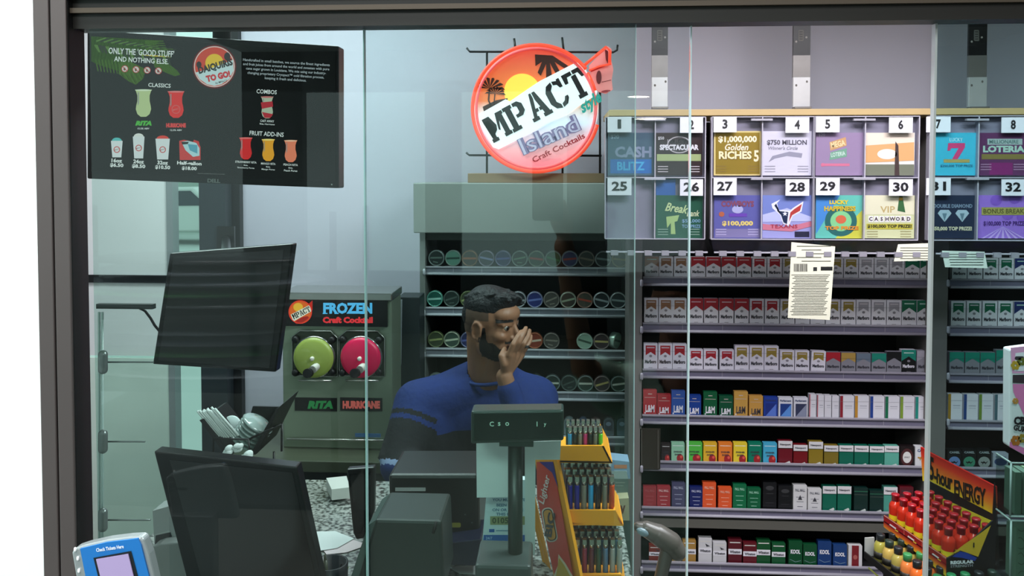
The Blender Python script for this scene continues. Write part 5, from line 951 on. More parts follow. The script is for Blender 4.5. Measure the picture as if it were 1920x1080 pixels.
# small boxes behind the lighter display
for pts, col, lb, Y in (([(1106, 868), (1146, 868), (1146, 896), (1106, 896)], 'b8c0c0', 'white box with a thick black outline behind the lighters', 2.2), ([(1145, 862), (1180, 866), (1182, 898), (1147, 896)], '8098b0', 'pale blue box behind the lighter display', 2.3), ([(1146, 936), (1179, 934), (1180, 976), (1152, 976)], 'b0a888', 'cream card printed with a dark W beside the lighters', 2.2), ([(1148, 898), (1178, 898), (1178, 934), (1148, 934)], '586460', 'grey green carton stacked beside the lighters', 2.24), ([(1108, 896), (1145, 896), (1145, 1000), (1108, 1000)], '3c4438', 'dark carton standing behind the lighters', 2.24), ([(1140, 976), (1182, 976), (1184, 1090), (1140, 1090)], '46504c', 'large grey carton at the foot of the tin rack', 2.24)):
    b = MB(); p_ = pl(pts, Y); b.prism(p_, (0, .06, 0), c(col, .5)); g = G(b, yplane(Y)); cx = sum(p[0] for p in pts)/4; cy = sum(p[1] for p in pts)/4
    if 'outline' in lb: g.rrect(cx-18, cy-9, cx+18, cy+11, 4, blackm, 1); g.rrect(cx-15, cy-6, cx+15, cy+8, 3, c('a8b0b4'), 2); g.ell(cx, cy+1, 8, 4, c('586064'), 3, 12)
    elif ' W ' in lb: g.text('W', cx, cy, w=17, h=16, m=c('6c3c34'), L=2, bold=.05)
    elif 'blue' in lb: g.rect(cx-12, cy-9, cx+12, cy-2, c('c07858'), 1); g.rect(cx-12, cy+2, cx+12, cy+6, c('d0dce4'), 1)
    else: g.rect(cx-9, cy-12, cx+9, cy-10, c('7c847c'), 1); g.rect(cx-9, cy-6, cx+6, cy-4.5, c('7c847c'), 1)
    b.build('small_box' if 'card' not in lb else 'printed_card', **T(lb, 'box' if 'card' not in lb else 'card'))

# grey box and clear display case at the lower left
t = thing('ticket_printer', 'grey ticket printer box with a dark slot behind the blue ticket checker', 'printer'); gb = mat('printer_box_grey', '8b918f', .4, var=.05); YP = 1.56; b = MB()
b.prism(pl([(284, 1026), (300, 1020), (345, 1016), (352, 1120), (290, 1120)], YP), (0, .1, 0), gb); b.build('body', t, bevel=.003)
b = MB(); b.prism(pl([(286, 958), (328, 946), (338, 1016), (290, 1026)], YP+.03), (0, .05, 0), mat('printer_lid_grey', 'a3aaa8', .4)); g = G(b, yplane(YP+.03)); g.poly([(292, 1004), (320, 998), (326, 1020), (290, 1026)], c('2c3234'), 1); g.line([(290, 1003), (318, 996)], 2.4, c('b8bebc'), 2); b.build('lid', t)
t = thing('display_case', 'clear display case with metal clamps along the left side of the window', 'display case'); cm = mat('clamp_grey', '7c8684', .3, metal=.5); YD_ = 1.35
b = MB()
for x in (186, 192): b.tube([P(x, 585, YD_), P(x, 1120, YD_)], .0022, mat('case_edge_clear', 'b4ccc6', .2), 6)
b.build('edge_post', t)
for y, x1 in ((679, 288), (828, 272), (975, 282)):
    b = MB(); q0, q1 = P(193, y-14, YD_-.006), P(193, y+14, YD_-.006); b.capsule(q0, q1, .008, .008, cm, 12, 4); b.build('clamp', t)
    b = MB(); b.cyl(P(196, y, YD_), P(x1, y, YD_), .0016, cm, 6); b.build('shelf_rod', t)
b = MB(); a0, a1 = P(180, 570, YD_), P(286, 580, YD_); b.box(a0.x, YD_, a1.z, a1.x, YD_+.012, a0.z, mat('case_top_dark', '2c3634', .3)); b.build('top', t)
# =================================================================== ENERGY SHOT DISPLAY
t = thing('energy_shot_display', 'red and yellow energy shot display with a slanted header, lower right', 'display stand')
LA = P(1657, 966, 2.45); LB = PZ(1775, 1047, LA.z)                       # far and near ends of the tray lip
ua = (LB-LA).normalized(); na = V((0, 0, 1)).cross(ua); na = na if na.x < 0 else -na; LEN = (LB-LA).length
fL = surf(LA, na, .0006); zlow = RP(1657, 988, LA, na).z
grd = gradz('tray_red_yellow', [(0, 'e8d030'), (.35, 'e07020'), (.55, 'b01c20'), (1, '98141c')], zlow-.012, LA.z)
kb = mat('display_board_black', '0b0b0c', .5)
b = MB(); lipq = [LA, LB, LB-V((0, 0, LA.z-zlow+.014)), LA-V((0, 0, LA.z-zlow))]; b.prism(lipq, -na*.005, grd); g = G(b, fL)
g.line([(1657, 966), (1775, 1047)], 1.2, c('e0b8a0'), 2)
for k, (x, y) in enumerate(((1668, 983), (1702, 1005), (1748, 1038))): g.line([(x, y), (x+12, y+8.5)], 2.6, c('f0dcd8'), 2); g.line([(x+16, y+4), (x+27, y+11), (x+27, y+20)], .9, c('e88068'), 2); g.line([(x+10, y+10), (x+16, y+14)], 2, c('e8c040'), 2)
b.build('tray_lip', t)
Dp = .17                                                                 # tray depth away from the lip
b = MB(); fl0 = LA-V((0, 0, .02)); b.prism([fl0, fl0+ua*LEN, fl0+ua*LEN-na*Dp, fl0-na*Dp], (0, 0, .004), kb)
b.build('tray_floor', t)
# header sign
HA = RP(1731, 840, LA-na*(Dp+.012), na); HB = RP(1866, 905, LA-na*(Dp+.012), na); fH = surf(LA-na*(Dp+.012), na, .0008)
gh = gradz('header_yellow_red', [(0, 'e8e040'), (.35, 'e8c828'), (.6, 'e88028'), (.85, 'd83820'), (1, 'b82018')], fH(1800, 945).z-.03, fH(1735, 845).z)
b = MB(); hp = [fH(x, y, 0) for x, y in ((1726, 838), (1744, 849), (1866, 912), (1866, 966), (1744, 902), (1730, 902))]; b.prism(hp, -na*.006, gh); g = G(b, fH)
def skewtext(g, s_, x0, y0, x1, y1, h0, h1, m, L):
    vs, fs, a, b_, e, d = textmesh(s_, .03, 0, .9); bm = g.mb.bm; i = g.mb.mi(m); q = []
    for x, y in vs:
        u_ = (x-a)/(b_-a); v_ = (y-e)/(d-e)-.5; q.append(bm.verts.new(g.f(x0+(x1-x0)*u_, y0+(y1-y0)*u_-v_*(h0+(h1-h0)*u_), L)))
    for fc in fs:
        try: ff = bm.faces.new([q[k] for k in fc])
        except ValueError: continue
        ff.material_index = i; ff.normal_update()
        if ff.normal.dot(g.f.n) < 0: ff.normal_flip()
kk = c('141008')
skewtext(g, '5', 1742, 876, 1751, 881, 44, 44, kk, 2); skewtext(g, '-hour', 1751, 890, 1786, 905, 27, 32, kk, 2); skewtext(g, 'ENERGY', 1789, 914, 1848, 934, 31, 35, kk, 2); b.build('header_sign', t)
b = MB(); b.prism([fH(x, y, -2) for x, y in ((1740, 902), (1866, 966), (1866, 985), (1740, 925))], -na*.004, kb); b.prism([fH(x, y, -1) for x, y in ((1740, 922), (1862, 978), (1840, 1060), (1740, 1010))], -na*.004, mat('display_yellow_board', 'd8c430', .5)); b.build('back_board', t)
# near side wing
q0 = RP(1863, 972, LB-ua*.0, -ua if ua.y < 0 else ua)
b = MB(); nz = V((na.x*0, 0, 0)); S0 = LB+ua*.004; fN2 = surf(S0, ua, .0006)
w0 = S0-V((0, 0, .03)); wing = [fN2(x, y, 0) for x, y in ((1776, 1047), (1800, 1035), (1862, 976), (1866, 905), (1872, 990), (1876, 1130), (1776, 1130))]; b.prism(wing, -ua*.004, kb); g = G(b, fN2)
g.poly([(1783, 1040), (1806, 1014+8), (1838, 1000), (1858, 985), (1834, 1044), (1812, 1036), (1800, 1032)], mat('wing_yellow', 'd8b02c', .5), 2); g.poly([(1785, 1044), (1800, 1034), (1812, 1036), (1832, 1046), (1828, 1052), (1804, 1046)], c('1c3c9c'), 3)
g.text('REGULAR', 1804, 1054, w=44, h=6.5, m=c('e8e8ec'), rot=3, L=3, bold=.06); g.text('STRENGTH', 1803, 1061, w=42, h=5, m=c('9a9aa0'), rot=3, L=3, bold=.03); g.text('1', 1826, 1022, h=9, m=kk, L=4, bold=.06); b.build('side_wing', t)
b = MB(); q = LA-V((0, 0, .06)); b.prism([q-na*.02, q+ua*LEN-na*.02, q+ua*LEN-na*(Dp+.02), q-na*(Dp+.02)], (0, 0, -(q.z-CT)), kb) if 0 else b.prism([q-na*.16, q+ua*LEN-na*.16, q+ua*LEN-na*(Dp+.02), q-na*(Dp+.02)], (0, 0, -q.z), kb); b.build('support', t)
def bottlemesh(kind):
    b = MB()
    if kind == 'red':
        cap = mat('shot_cap_red', '9c1a26', .25, coat=.3); bd = mat('shot_body_orange_red', 'c02c18', .15, coat=.6); yl = mat('shot_label_yellow', 'e0c828', .3); bkl = mat('shot_label_black', '14120f', .3)
        b.lathe((0, 0, 0), (0, 0, 1), [(.015, 0), (.0175, .002), (.0175, .012)], bkl, 16, caps=False); b.lathe((0, 0, 0), (0, 0, 1), [(.0178, .012), (.0178, .028)], yl, 16, caps=False); b.lathe((0, 0, 0), (0, 0, 1), [(.0178, .028), (.0178, .050), (.0165, .058), (.011, .066), (.0095, .070)], bd, 16, caps=False)
        b.lathe((0, 0, 0), (0, 0, 1), [(.0098, .068), (.0108, .069), (.0108, .083), (.0118, .084), (.0118, .088), (.010, .090), (.001, .090)], cap, 16)
        g = G(b, lambda u, v, L=1: V((u, -.0184-L*.0002, v))); g.f.n = V((0, -1, 0)); g.f.flip = 1; g.text('5', -.006, .03, h=.012, m=c('14120f'), L=1, bold=.05); g.text('HOUR', .005, .03, w=.012, h=.006, m=c('14120f'), L=1, bold=.04); g.text('ENERGY', 0, .018, w=.022, h=.007, m=c('14120f'), L=1, bold=.04)
    else:
        capc, liq = kind.split('/'); b.lathe((0, 0, 0), (0, 0, 1), [(.016, 0), (.0185, .003), (.0185, .046), (.014, .056), (.0095, .062)], mat('bottle_'+liq, liq, .15, coat=.6), 16, caps=False)
        b.lathe((0, 0, 0), (0, 0, 1), [(.0186, .010), (.0188, .010), (.0188, .03), (.0186, .03)], mat('bottle_label_dark', '2c2a24', .4), 16, caps=False); b.lathe((0, 0, 0), (0, 0, 1), [(.0105, .060), (.012, .061), (.012, .078), (.0105, .080), (.001, .080)], mat('cap_'+capc, capc, .3), 16)
    return b.mesh('bottle')
_rm = bottlemesh('red')
nr, nc = 4, max(4, int(LEN/.0385)); st = LEN/(nc+.2)
for r in range(nr):
    for i in range(nc):
        if r == nr-1 and i >= nc: continue
        q = LA+ua*(st*(i+.6))-na*(.022+.0385*r); o = bpy.data.objects.new('energy_shot_bottle', _rm); COL.objects.link(o); lift = 0
        o.location = (q.x, q.y, fl0.z+.0045+lift+.012*0); o.rotation_euler = (0, 0, math.atan2(ua.y, ua.x)+math.pi*.75+random.uniform(-.4, .4))
        o['label'] = 'red capped energy shot, %s from far end, %s row back from the tray lip' % (ORD[i], ORD[r] if r else 'front'); o['category'] = 'bottle'; o['group'] = 'red energy shots in the upper tray'
# lower tray with mixed bottles
t = thing('bottle_tray', 'black slanted tray of mixed flavour shots below the red energy shots', 'tray')
MA = P(1622, 1046, 2.42); MBp = PZ(1668, 1098, MA.z); um = ua; nm_ = na; ML = LEN*1.25
b = MB(); b.prism([MA, MA+um*ML, MA+um*ML-nm_*.24, MA-nm_*.24], (0, 0, .004), kb); b.prism([MA, MA+um*ML, MA+um*ML+V((0, 0, .02)), MA+V((0, 0, .02))], nm_*.004, kb)
b.prism([MA-um*.004, MA-um*.004-nm_*.03, MA-um*.004-nm_*.03+V((0, 0, .06)), MA-um*.004+V((0, 0, .06))], um*.004, c('b8bab8')); g = G(b, surf(MA+nm_*.004, nm_, .0005)); g.line([(1628, 1064), (1650, 1084)], 3, c('98a048'), 1); b.build('tray_body', t)
b = MB(); q = MA-nm_*.13+um*ML*.5; b.prism([MA-nm_*.06, MA+um*ML-nm_*.06, MA+um*ML-nm_*.2, MA-nm_*.2], (0, 0, -MA.z), kb); b.build('support', t)
kinds = ['24282a/a8a048', '2c3c34/c8a858', '24282a/b0a050', '3c8a50/e08040', '24282a/e87030', '202226/e8b828', '2c7c4c/58a848', '202226/c86878', '24282a/7c9848']
kn = {'a8a048': 'olive', 'c8a858': 'tan', 'b0a050': 'olive gold', 'e08040': 'orange', 'e87030': 'deep orange', 'e8b828': 'yellow', '58a848': 'green', 'c86878': 'pink', '7c9848': 'moss green'}
_bm = {}
for r in range(5):
    for i in range(8):
        k = kinds[(i if r < 3 else i+r) % len(kinds)]
        if k not in _bm: _bm[k] = bottlemesh(k)
        q = MA+um*(.03+.041*i)-nm_*(.03+.041*r); o = bpy.data.objects.new('shot_bottle', _bm[k]); COL.objects.link(o); o.location = (q.x, q.y, MA.z+.0045)
        o['label'] = '%s shot with dark cap, %s from far end, %s row of lower tray' % (kn[k.split('/')[1]], ORD[i], ORD[r] if r else 'front')
        if k.startswith(('3c8a', '2c7c')): o['label'] = o['label'].replace('dark', 'green')
        o['category'] = 'bottle'; o['group'] = 'mixed shots in the lower tray'
# =================================================================== GUMMIES POUCH AND ACRYLIC BINS
YG_ = 1.75; b = MB(); b.prism(pl([(1894, 655), (2010, 640), (2010, 905), (1893, 838)], YG_), (0, .03, 0), c('e6e2e4', .25)); g = G(b, yplane(YG_, .0006)); pk = c('e07ab0', .3); gold = c('b88830')
g.poly([(1895, 652), (2010, 640), (2010, 700), (1898, 700)], c('e8a0c8'), 1); g.poly([(1904, 662), (2010, 650), (2010, 694), (1902, 696)], c('efe4ec'), 2); g.poly([(1899, 703), (2010, 700), (2010, 722), (1899, 718)], c('3a2c34'), 2); g.poly([(1899, 720), (2010, 722), (2010, 790), (1925, 790), (1900, 735)], pk, 1)
for cx, cy, r, h_ in ((1904, 685, 9, 'c09830'), (1915, 678, 8, '6c6c28'), (1904, 752, 6, 'c88840'), (1905, 826, 10, 'b86820'), (1918, 822, 9, 'a08028')): 
    for a_ in range(6): g.ell(cx+r*.6*math.cos(a_*1.05), cy+r*.6*math.sin(a_*1.05), r*.42, r*.42, c(h_), 3+a_ % 2, 10)
g.rrect(1903, 668, 1920, 675, 3, c('3c3438'), 3)
g.text('CBD', 1918, 789, w=34, h=16, m=c('18141a'), L=4, bold=.06); g.text('GUMMIES', 1924, 806, w=48, h=11, m=c('18141a'), rot=-12, L=4, bold=.05); g.poly([(1893, 828), (2010, 880), (2010, 900), (1893, 838)], pk, 2)
b.build('gummies_pouch', bevel=.004, **T('pink and white pouch reading CBD at the right edge', 'pouch'))
t = thing('acrylic_bin', 'stacked clear acrylic bins under the pink pouch at the right edge', 'bin'); am = glass('bin_acrylic', (.72, .80, .76), 1.5, .05, 1.6); Ya = 1.80; ed = mat('bin_edge', '9fb0aa', .25)
for k, (y0, y1) in enumerate(((868, 972), (976, 1100))):
    a0, a1 = P(1896, y0, Ya), P(2060, y1, Ya)
    b = MB()
    for q in ((a0.x, Ya, a1.z, a1.x, Ya+.003, a0.z), (a0.x, Ya, a1.z, a0.x+.003, Ya+.06, a0.z), (a0.x, Ya, a1.z, a1.x, Ya+.06, a1.z+.003)): b.box(*q, am)
    b.build('bin_wall', t); b = MB()
    for p0, p1 in (((a0.x, Ya, a0.z), (a1.x, Ya, a0.z)), ((a0.x, Ya, a1.z), (a1.x, Ya, a1.z)), ((a0.x, Ya, a0.z), (a0.x, Ya, a1.z)), ((a0.x, Ya, a0.z), (a0.x, Ya+.06, a0.z))): b.tube([p0, p1], .0022, ed, 6)
    b.build('bin_edge', t)
for k in range(4):
    b = MB(); a0, a1 = P(1900+k*15, 885, Ya+.01), P(1913+k*15, 966, Ya+.01); b.box(a0.x+.003, Ya+.008, P(1900, 971, Ya).z+.004, a1.x, Ya+.05, a0.z, c('8ea094' if k < 2 else 'b4c4a4', .4))
    b.build('small_carton', **T('pale green carton standing %s from left in the upper acrylic bin' % ORD[k], 'carton', 'cartons in the upper acrylic bin'))
b = MB(); a0, a1 = P(1906, 990, Ya+.01), P(2030, 1094, Ya+.01); b.box(a0.x, Ya+.01, a1.z, a1.x, Ya+.05, a0.z, c('9cac9c', .5)); g = G(b, yplane(Ya+.01)); random.seed(3)
for k in range(6):
    y = 996+k*15; g.line([(1909+j*6, y+random.uniform(-5, 5)) for j in range(8)], 1, c('3c4840'), 1)
b.build('patterned_carton', **T('pale carton with dark crackle lines in the lower acrylic bin', 'carton'))
b = MB(); a1 = P(1960, 1100, Ya); b.box(P(1896, 1100, Ya).x, Ya, 0, P(2060, 1100, Ya).x, Ya+.06, a1.z, c('3c4644', .5)); b.build('bin_base', t)
# =================================================================== TICKET CHECKER OUTSIDE THE WINDOW
YK = .84; t = thing('ticket_checker', 'blue lottery ticket checker with a lilac screen, bottom left corner', 'ticket scanner'); fK = yplane(YK, .0006)
sil = mat('checker_silver', 'aab2b4', .3, metal=.5); b = MB()
out = [(134, 1036), (139, 1029), (160, 1022), (200, 1013), (240, 1008), (262, 1007), (268, 1011), (279, 1040), (300, 1130), (150, 1130)]; b.prism(pl(out, YK), (0, .014, 0), sil); b.build('body', t, bevel=.004)
b = MB(); b.prism(pl([(150, 1029), (200, 1017), (258, 1010), (264, 1022), (292, 1130), (170, 1130)], YK-.002), (0, .003, 0), c('1f74c0', .35)); g = G(b, yplane(YK-.002, .0006)); g.text('Check Tickets Here', 206, 1028, w=52, h=7, m=c('e8f0fa'), rot=8, L=2, bold=.03)
g.poly([(175, 1046), (246, 1033), (272, 1130), (196, 1130)], c('10161c'), 1); b.build('front_plate', t)
b = MB(); g = G(b, yplane(YK-.003, .0006)); b.prism(pl([(180, 1049), (240, 1039), (262, 1130), (200, 1130)], YK-.004), (0, .001, 0), mat('checker_screen_lilac', '9a8cb4', .2, emit=.28, ecol='b49cc8')); b.build('screen', t)
for x, y in ((141, 1030), (146, 1047), (148, 1070)): b = MB(); q = P(x, y, YK-.001); b.capsule((q.x, q.y, q.z-.001), (q.x, q.y, q.z+.001), .0014, .0014, mat('indicator_white', 'f0f4f4', .3, emit=.3), 8, 3); b.build('indicator_light', t)
b = MB(); q = P(205, 1130, YK); b.box(q.x-.03, YK+.012, .5, q.x+.03, YK+.03, q.z+.01, sil); b.build('bracket', t)
# solid model of a hand scanner standing in for its reflection in glass
t = thing('scanner_reflection', 'solid stand-in for a hand barcode scanner reflected in the glass, bottom centre right', 'scanner'); gm = mat('scanner_grey', '55514b', .3, var=.05); YZ = 1.6; b = MB()
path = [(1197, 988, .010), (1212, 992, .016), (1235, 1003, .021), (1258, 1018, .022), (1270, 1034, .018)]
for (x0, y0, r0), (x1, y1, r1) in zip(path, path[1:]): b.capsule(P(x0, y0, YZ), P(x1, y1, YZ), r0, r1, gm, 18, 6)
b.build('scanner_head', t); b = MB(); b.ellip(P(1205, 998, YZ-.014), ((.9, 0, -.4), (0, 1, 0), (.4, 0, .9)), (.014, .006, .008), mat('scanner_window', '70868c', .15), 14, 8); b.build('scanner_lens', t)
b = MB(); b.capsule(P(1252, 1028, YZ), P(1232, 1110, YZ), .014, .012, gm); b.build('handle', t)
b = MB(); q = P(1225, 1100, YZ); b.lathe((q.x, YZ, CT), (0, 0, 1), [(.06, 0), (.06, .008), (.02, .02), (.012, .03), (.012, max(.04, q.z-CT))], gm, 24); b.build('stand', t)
# =================================================================== SHOP SIDE : LAMPS AND RACK SEEN REFLECTED IN THE GLASS
def refl(px, py, z, Yg=.985): # mirror ray off the window to the height z
    d = ray(px, py); p0 = EYE+d*(Yg/d.y); d2 = V((d.x, -d.y, d.z)); return p0+d2*((z-p0.z)/d2.z)
lampm = mat('downlight_lens', 'ffffff', .4, emit=34, ecol='fff4e4')
for i, (px, py, r) in enumerate(((1219, 97, .10), (1234, 152, .16), (1180, 138, .12), (1197, 182, .2), (1219, 223, .42))):
    q = refl(px, py, 3.19); 
    if q.y < -6.8: s_ = 1; 
    t = thing('ceiling_downlight', 'round recessed shop ceiling downlight reflected in the window, %s' % ('highest', 'second highest', 'beside the sign tail', 'fourth highest', 'lowest')[i], 'ceiling light', 'shop ceiling downlights')
    b = MB(); b.lathe((q.x, q.y, 3.195), (0, 0, -1), [(r, 0), (r, .005), (.001, .005)], lampm, 28); b.build('lens', t)
    b = MB(); rr = [(r*1.0, 0), (r*1.12, 0), (r*1.12, .008), (r*1.0, .008)]; b.rings([[V((q.x+a*math.cos(k*math.pi/14), q.y+a*math.sin(k*math.pi/14), 3.198-h_)) for k in range(28)] for a, h_ in rr], mat('downlight_trim', 'e0e0de', .4), closed=True, caps=False); b.build('trim_ring', t)
t = thing('shop_rack', 'black wire shop rack of stacked grey and green bags reflected in the left pane', 'rack'); rx0, rx1, ry0, ry1 = -1.35, -.55, -.35, -.02
b = MB()
for x in (rx0, rx1):
    for y in (ry0, ry1): b.cyl((x, y, 0), (x, y, 1.75), .009, blackm, 8)
b.build('frame', t)
zs = [1.31, 1.49, 1.02]
for z in zs: b = MB(); b.box(rx0, ry0, z-.012, rx1, ry1, z, mat('wire_shelf_dark', '30363a', .4)); b.build('shelf', t)
random.seed(11)
for s_, z in enumerate(zs[:2]):
    for k in range(5):
        col = ('dce4ec', '747e88', '4fae5c', '98a4b2', 'c4d0e0', '50585f')[(k+s_) % 6]; b = MB(); x0, x1 = rx0+.06+random.uniform(0, .05), rx1-.06-random.uniform(0, .08); z0_ = z+.001+k*.028; n = 14
        rr = []
        for j in range(n+1):
            x = x0+(x1-x0)*j/n; e = math.sin(math.pi*j/n)**.35; hh = .012*e+.001; wz = .003*math.sin(j*1.3+k)
            rr.append([V((x, ry0+.03+.14*(1-math.cos(a_))*1-.0, z0_+.013+hh*math.sin(a_)+0)) if 0 else V((x, (ry0+ry1)/2+.14*e*math.cos(a_), z0_+.013+hh*math.sin(a_))) for a_ in [2*math.pi*m_/12 for m_ in range(12)]])
        b.rings(rr, mat('bag_'+col, col, .25, coat=.6)); b.build('folded_bag', **T('folded %s plastic bag, %s up in the %s stack of the reflected rack' % ({'dce4ec': 'silver grey', '747e88': 'charcoal', '4fae5c': 'green', '98a4b2': 'slate', 'c4d0e0': 'pale blue grey', '50585f': 'black'}[col], ORD[k], ('lower', 'upper')[s_]), 'bag', 'bags stacked on the shop rack'))
# =================================================================== SEATED MAN
def remeshed(mb, name, voxel, smooth, parent=None, iters=4):
    o = mb.build(name, parent); r = o.modifiers.new('r', 'REMESH'); r.mode = 'VOXEL'; r.voxel_size = voxel; r.use_smooth_shade = True
    s = o.modifiers.new('s', 'SMOOTH'); s.factor = .5; s.iterations = iters
    bpy.context.view_layer.update(); dg = bpy.context.evaluated_depsgraph_get(); me = bpy.data.meshes.new_from_object(o.evaluated_get(dg)); o.modifiers.clear(); old = o.data; o.data = me; bpy.data.meshes.remove(old)
    return o
def paint(o, mats, fn):
    me = o.data; me.materials.clear()
    for m in mats: me.materials.append(m)
    for p in me.polygons: p.material_index = fn(p.center, p.normal); p.use_smooth = True
skin = mat('skin_brown', '96694f', .5, var=.08, scale=18); lipmt = mat('lip_brown', '7a4a40', .5); beard = mat('beard_dark', '2a2422', .8, var=.2, scale=60); hair = mat('hair_black', '0d0e12', .55, bump=.5, scale=120); stub = mat('stubble_skin', '5f483a', .7, var=.15, scale=90)
man = thing('person', 'seated man in a dark blue sweater with one hand at his mouth', 'person')
HC = P(921, 611, 2.52); fw = V((.86, -.50, -.06)).normalized(); up0 = V((-.03, 0, 1)); lf_ = up0.cross(fw).normalized(); upv = fw.cross(lf_).normalized(); S = .93
def hp(a, l, u): return HC+(fw*a+lf_*l+upv*u)*S
AX = (fw, lf_, upv)
b = MB()
def el(a, l, u, ra, rl, ru, ax=AX, seg=24, st=14): b.ellip(hp(a, l, u), ax, (ra*S, rl*S, ru*S), skin, seg, st)
def cp(p0, p1, r0, r1): b.capsule(hp(*p0), hp(*p1), r0*S, r1*S, skin, 12, 5)
el(-.012, 0, .035, .098, .076, .085); el(.032, 0, -.012, .064, .062, .092); el(.040, 0, -.075, .050, .050, .034); el(-.03, 0, -.0, .07, .066, .07)
for s in (-1, 1):
    el(.010, .046*s, -.055, .038, .016, .038); el(.062, .040*s, -.018, .026, .022, .02); cp((.088, .012*s, .030), (.066, .052*s, .030), .010, .009); el(.072, .03*s, .004, .014, .018, .008); el(.052, .030*s, -.055, .03, .022, .03)
    cp((.1, .010*s, -.027), (.098, .013*s, -.026), .008, .007)
    cp((.090, .018*s, .021), (.078, .044*s, .020), .006, .005); cp((.088, .018*s, .003), (.078, .042*s, .004), .005, .005)
    # ear: rim, lobe and bowl
    ec = (-.006, .073*s, -.006); n = 12
    for k in range(n):
        a0, a1 = math.radians(-60+k*25), math.radians(-60+(k+1)*25)
        cp((ec[0]+.0-.017*math.cos(a0)*1, ec[1]+.006*s*(1+math.cos(a0)*.4), ec[2]+.029*math.sin(a0)), (ec[0]-.017*math.cos(a1), ec[1]+.006*s*(1+math.cos(a1)*.4), ec[2]+.029*math.sin(a1)), .0045, .0045)
    el(ec[0], ec[1]-.002*s, ec[2], .014, .007, .024); el(ec[0]+.006, ec[1]+.003*s, ec[2]-.028, .008, .005, .010)
el(.078, 0, -.093, .018, .024, .016); cp((.088, 0, .024), (.108, 0, -.012), .008, .010); el(.113, 0, -.019, .012, .012, .010)
el(.094, 0, -.048, .013, .026, .008); el(.090, 0, -.062, .012, .022, .008); el(.060, 0, .052, .042, .058, .035)
# neck, shoulders, chest (mostly under the sweater)
NB = P(912, 706, 2.57); SL = P(784, 758, 2.50); SRt = P(1004, 748, 2.66)
b.capsule(hp(-.030, 0, -.045), NB+V((0, 0, -.01)), .055, .060, skin, 20); b.capsule(NB+V((0, .03, -.06)), SL, .045, .045, skin); b.capsule(NB+V((0, .03, -.06)), SRt, .045, .045, skin); b.capsule(NB+V((0, .05, -.10)), NB+V((-.0, .06, -.42)), .085, .10, skin)
b.capsule(hp(.02, 0, -.07), NB+V((.02, -.02, 0)), .035, .05, skin)
# arms
EL = P(748, 874, 2.38); WL = P(850, 893, 2.24); ER = P(1010, 905, 2.42); WR = P(946, 706, 2.40)
b.capsule(SL, EL, .05, .04, skin); b.capsule(EL, WL, .038, .026, skin); b.capsule(SRt, ER, .05, .04, skin); b.capsule(ER, WR, .036, .026, skin)
def hand(wr, knuck, tips, thumb, r=.0098):
    """knuck: 4 knuckle points, tips: 4 lists of joints ending at the tip, thumb: joint list"""
    mid = sum(knuck, V((0, 0, 0)))/4
    for kq in knuck: b.capsule(wr+(kq-wr)*.12, kq, .015, .0115, skin, 10, 4)
    for kq, ch, rr in zip(knuck, tips, (1, 1.05, 1, .86)):
        pts = [kq]+ch
        for j in range(len(pts)-1): b.capsule(pts[j], pts[j+1], r*rr*(1-.09*j), r*rr*(1-.09*(j+1)), skin, 10, 4)
    for j in range(len(thumb)-1): b.capsule(thumb[j], thumb[j+1], .013-.0015*j, .0115-.0015*j, skin, 10, 4)
# right of picture: hand raised to the mouth, palm to the face
kn_ = [P(955, 664, 2.375), P(963, 661, 2.395), P(971, 662, 2.418), P(978, 665, 2.438)]
tp = [[P(962, 646, 2.37), P(970, 632, 2.385), P(977, 622, 2.405)], [P(973, 642, 2.385), P(981, 627, 2.40), P(986, 615, 2.42)], [P(982, 645, 2.41), P(990, 632, 2.425), P(993, 620, 2.445)], [P(987, 651, 2.43), P(994, 640, 2.445), P(996, 630, 2.46)]]
hand(WR, kn_, tp, [WR+V((0, 0, .012)), P(945, 683, 2.37), P(940, 668, 2.372), P(946, 655, 2.395)])
# left of picture: forearm on the counter, fingers curled on the worktop
d0 = (WL-EL).normalized(); sd = V((0, 0, 1)).cross(d0).normalized()
kn2 = [WL+d0*.085+sd*(.030-.02*k)+V((0, 0, .004)) for k in range(4)]
tp2 = [[kq+d0*.035+V((0, 0, .0)), kq+d0*.055+V((0, 0, -.016)), kq+d0*.06+V((0, 0, -.032))] for kq in kn2]
hand(WL, kn2, tp2, [WL+d0*.02+sd*.018, WL+d0*.045+sd*.045, WL+d0*.075+sd*.052, WL+d0*.1+sd*.048])
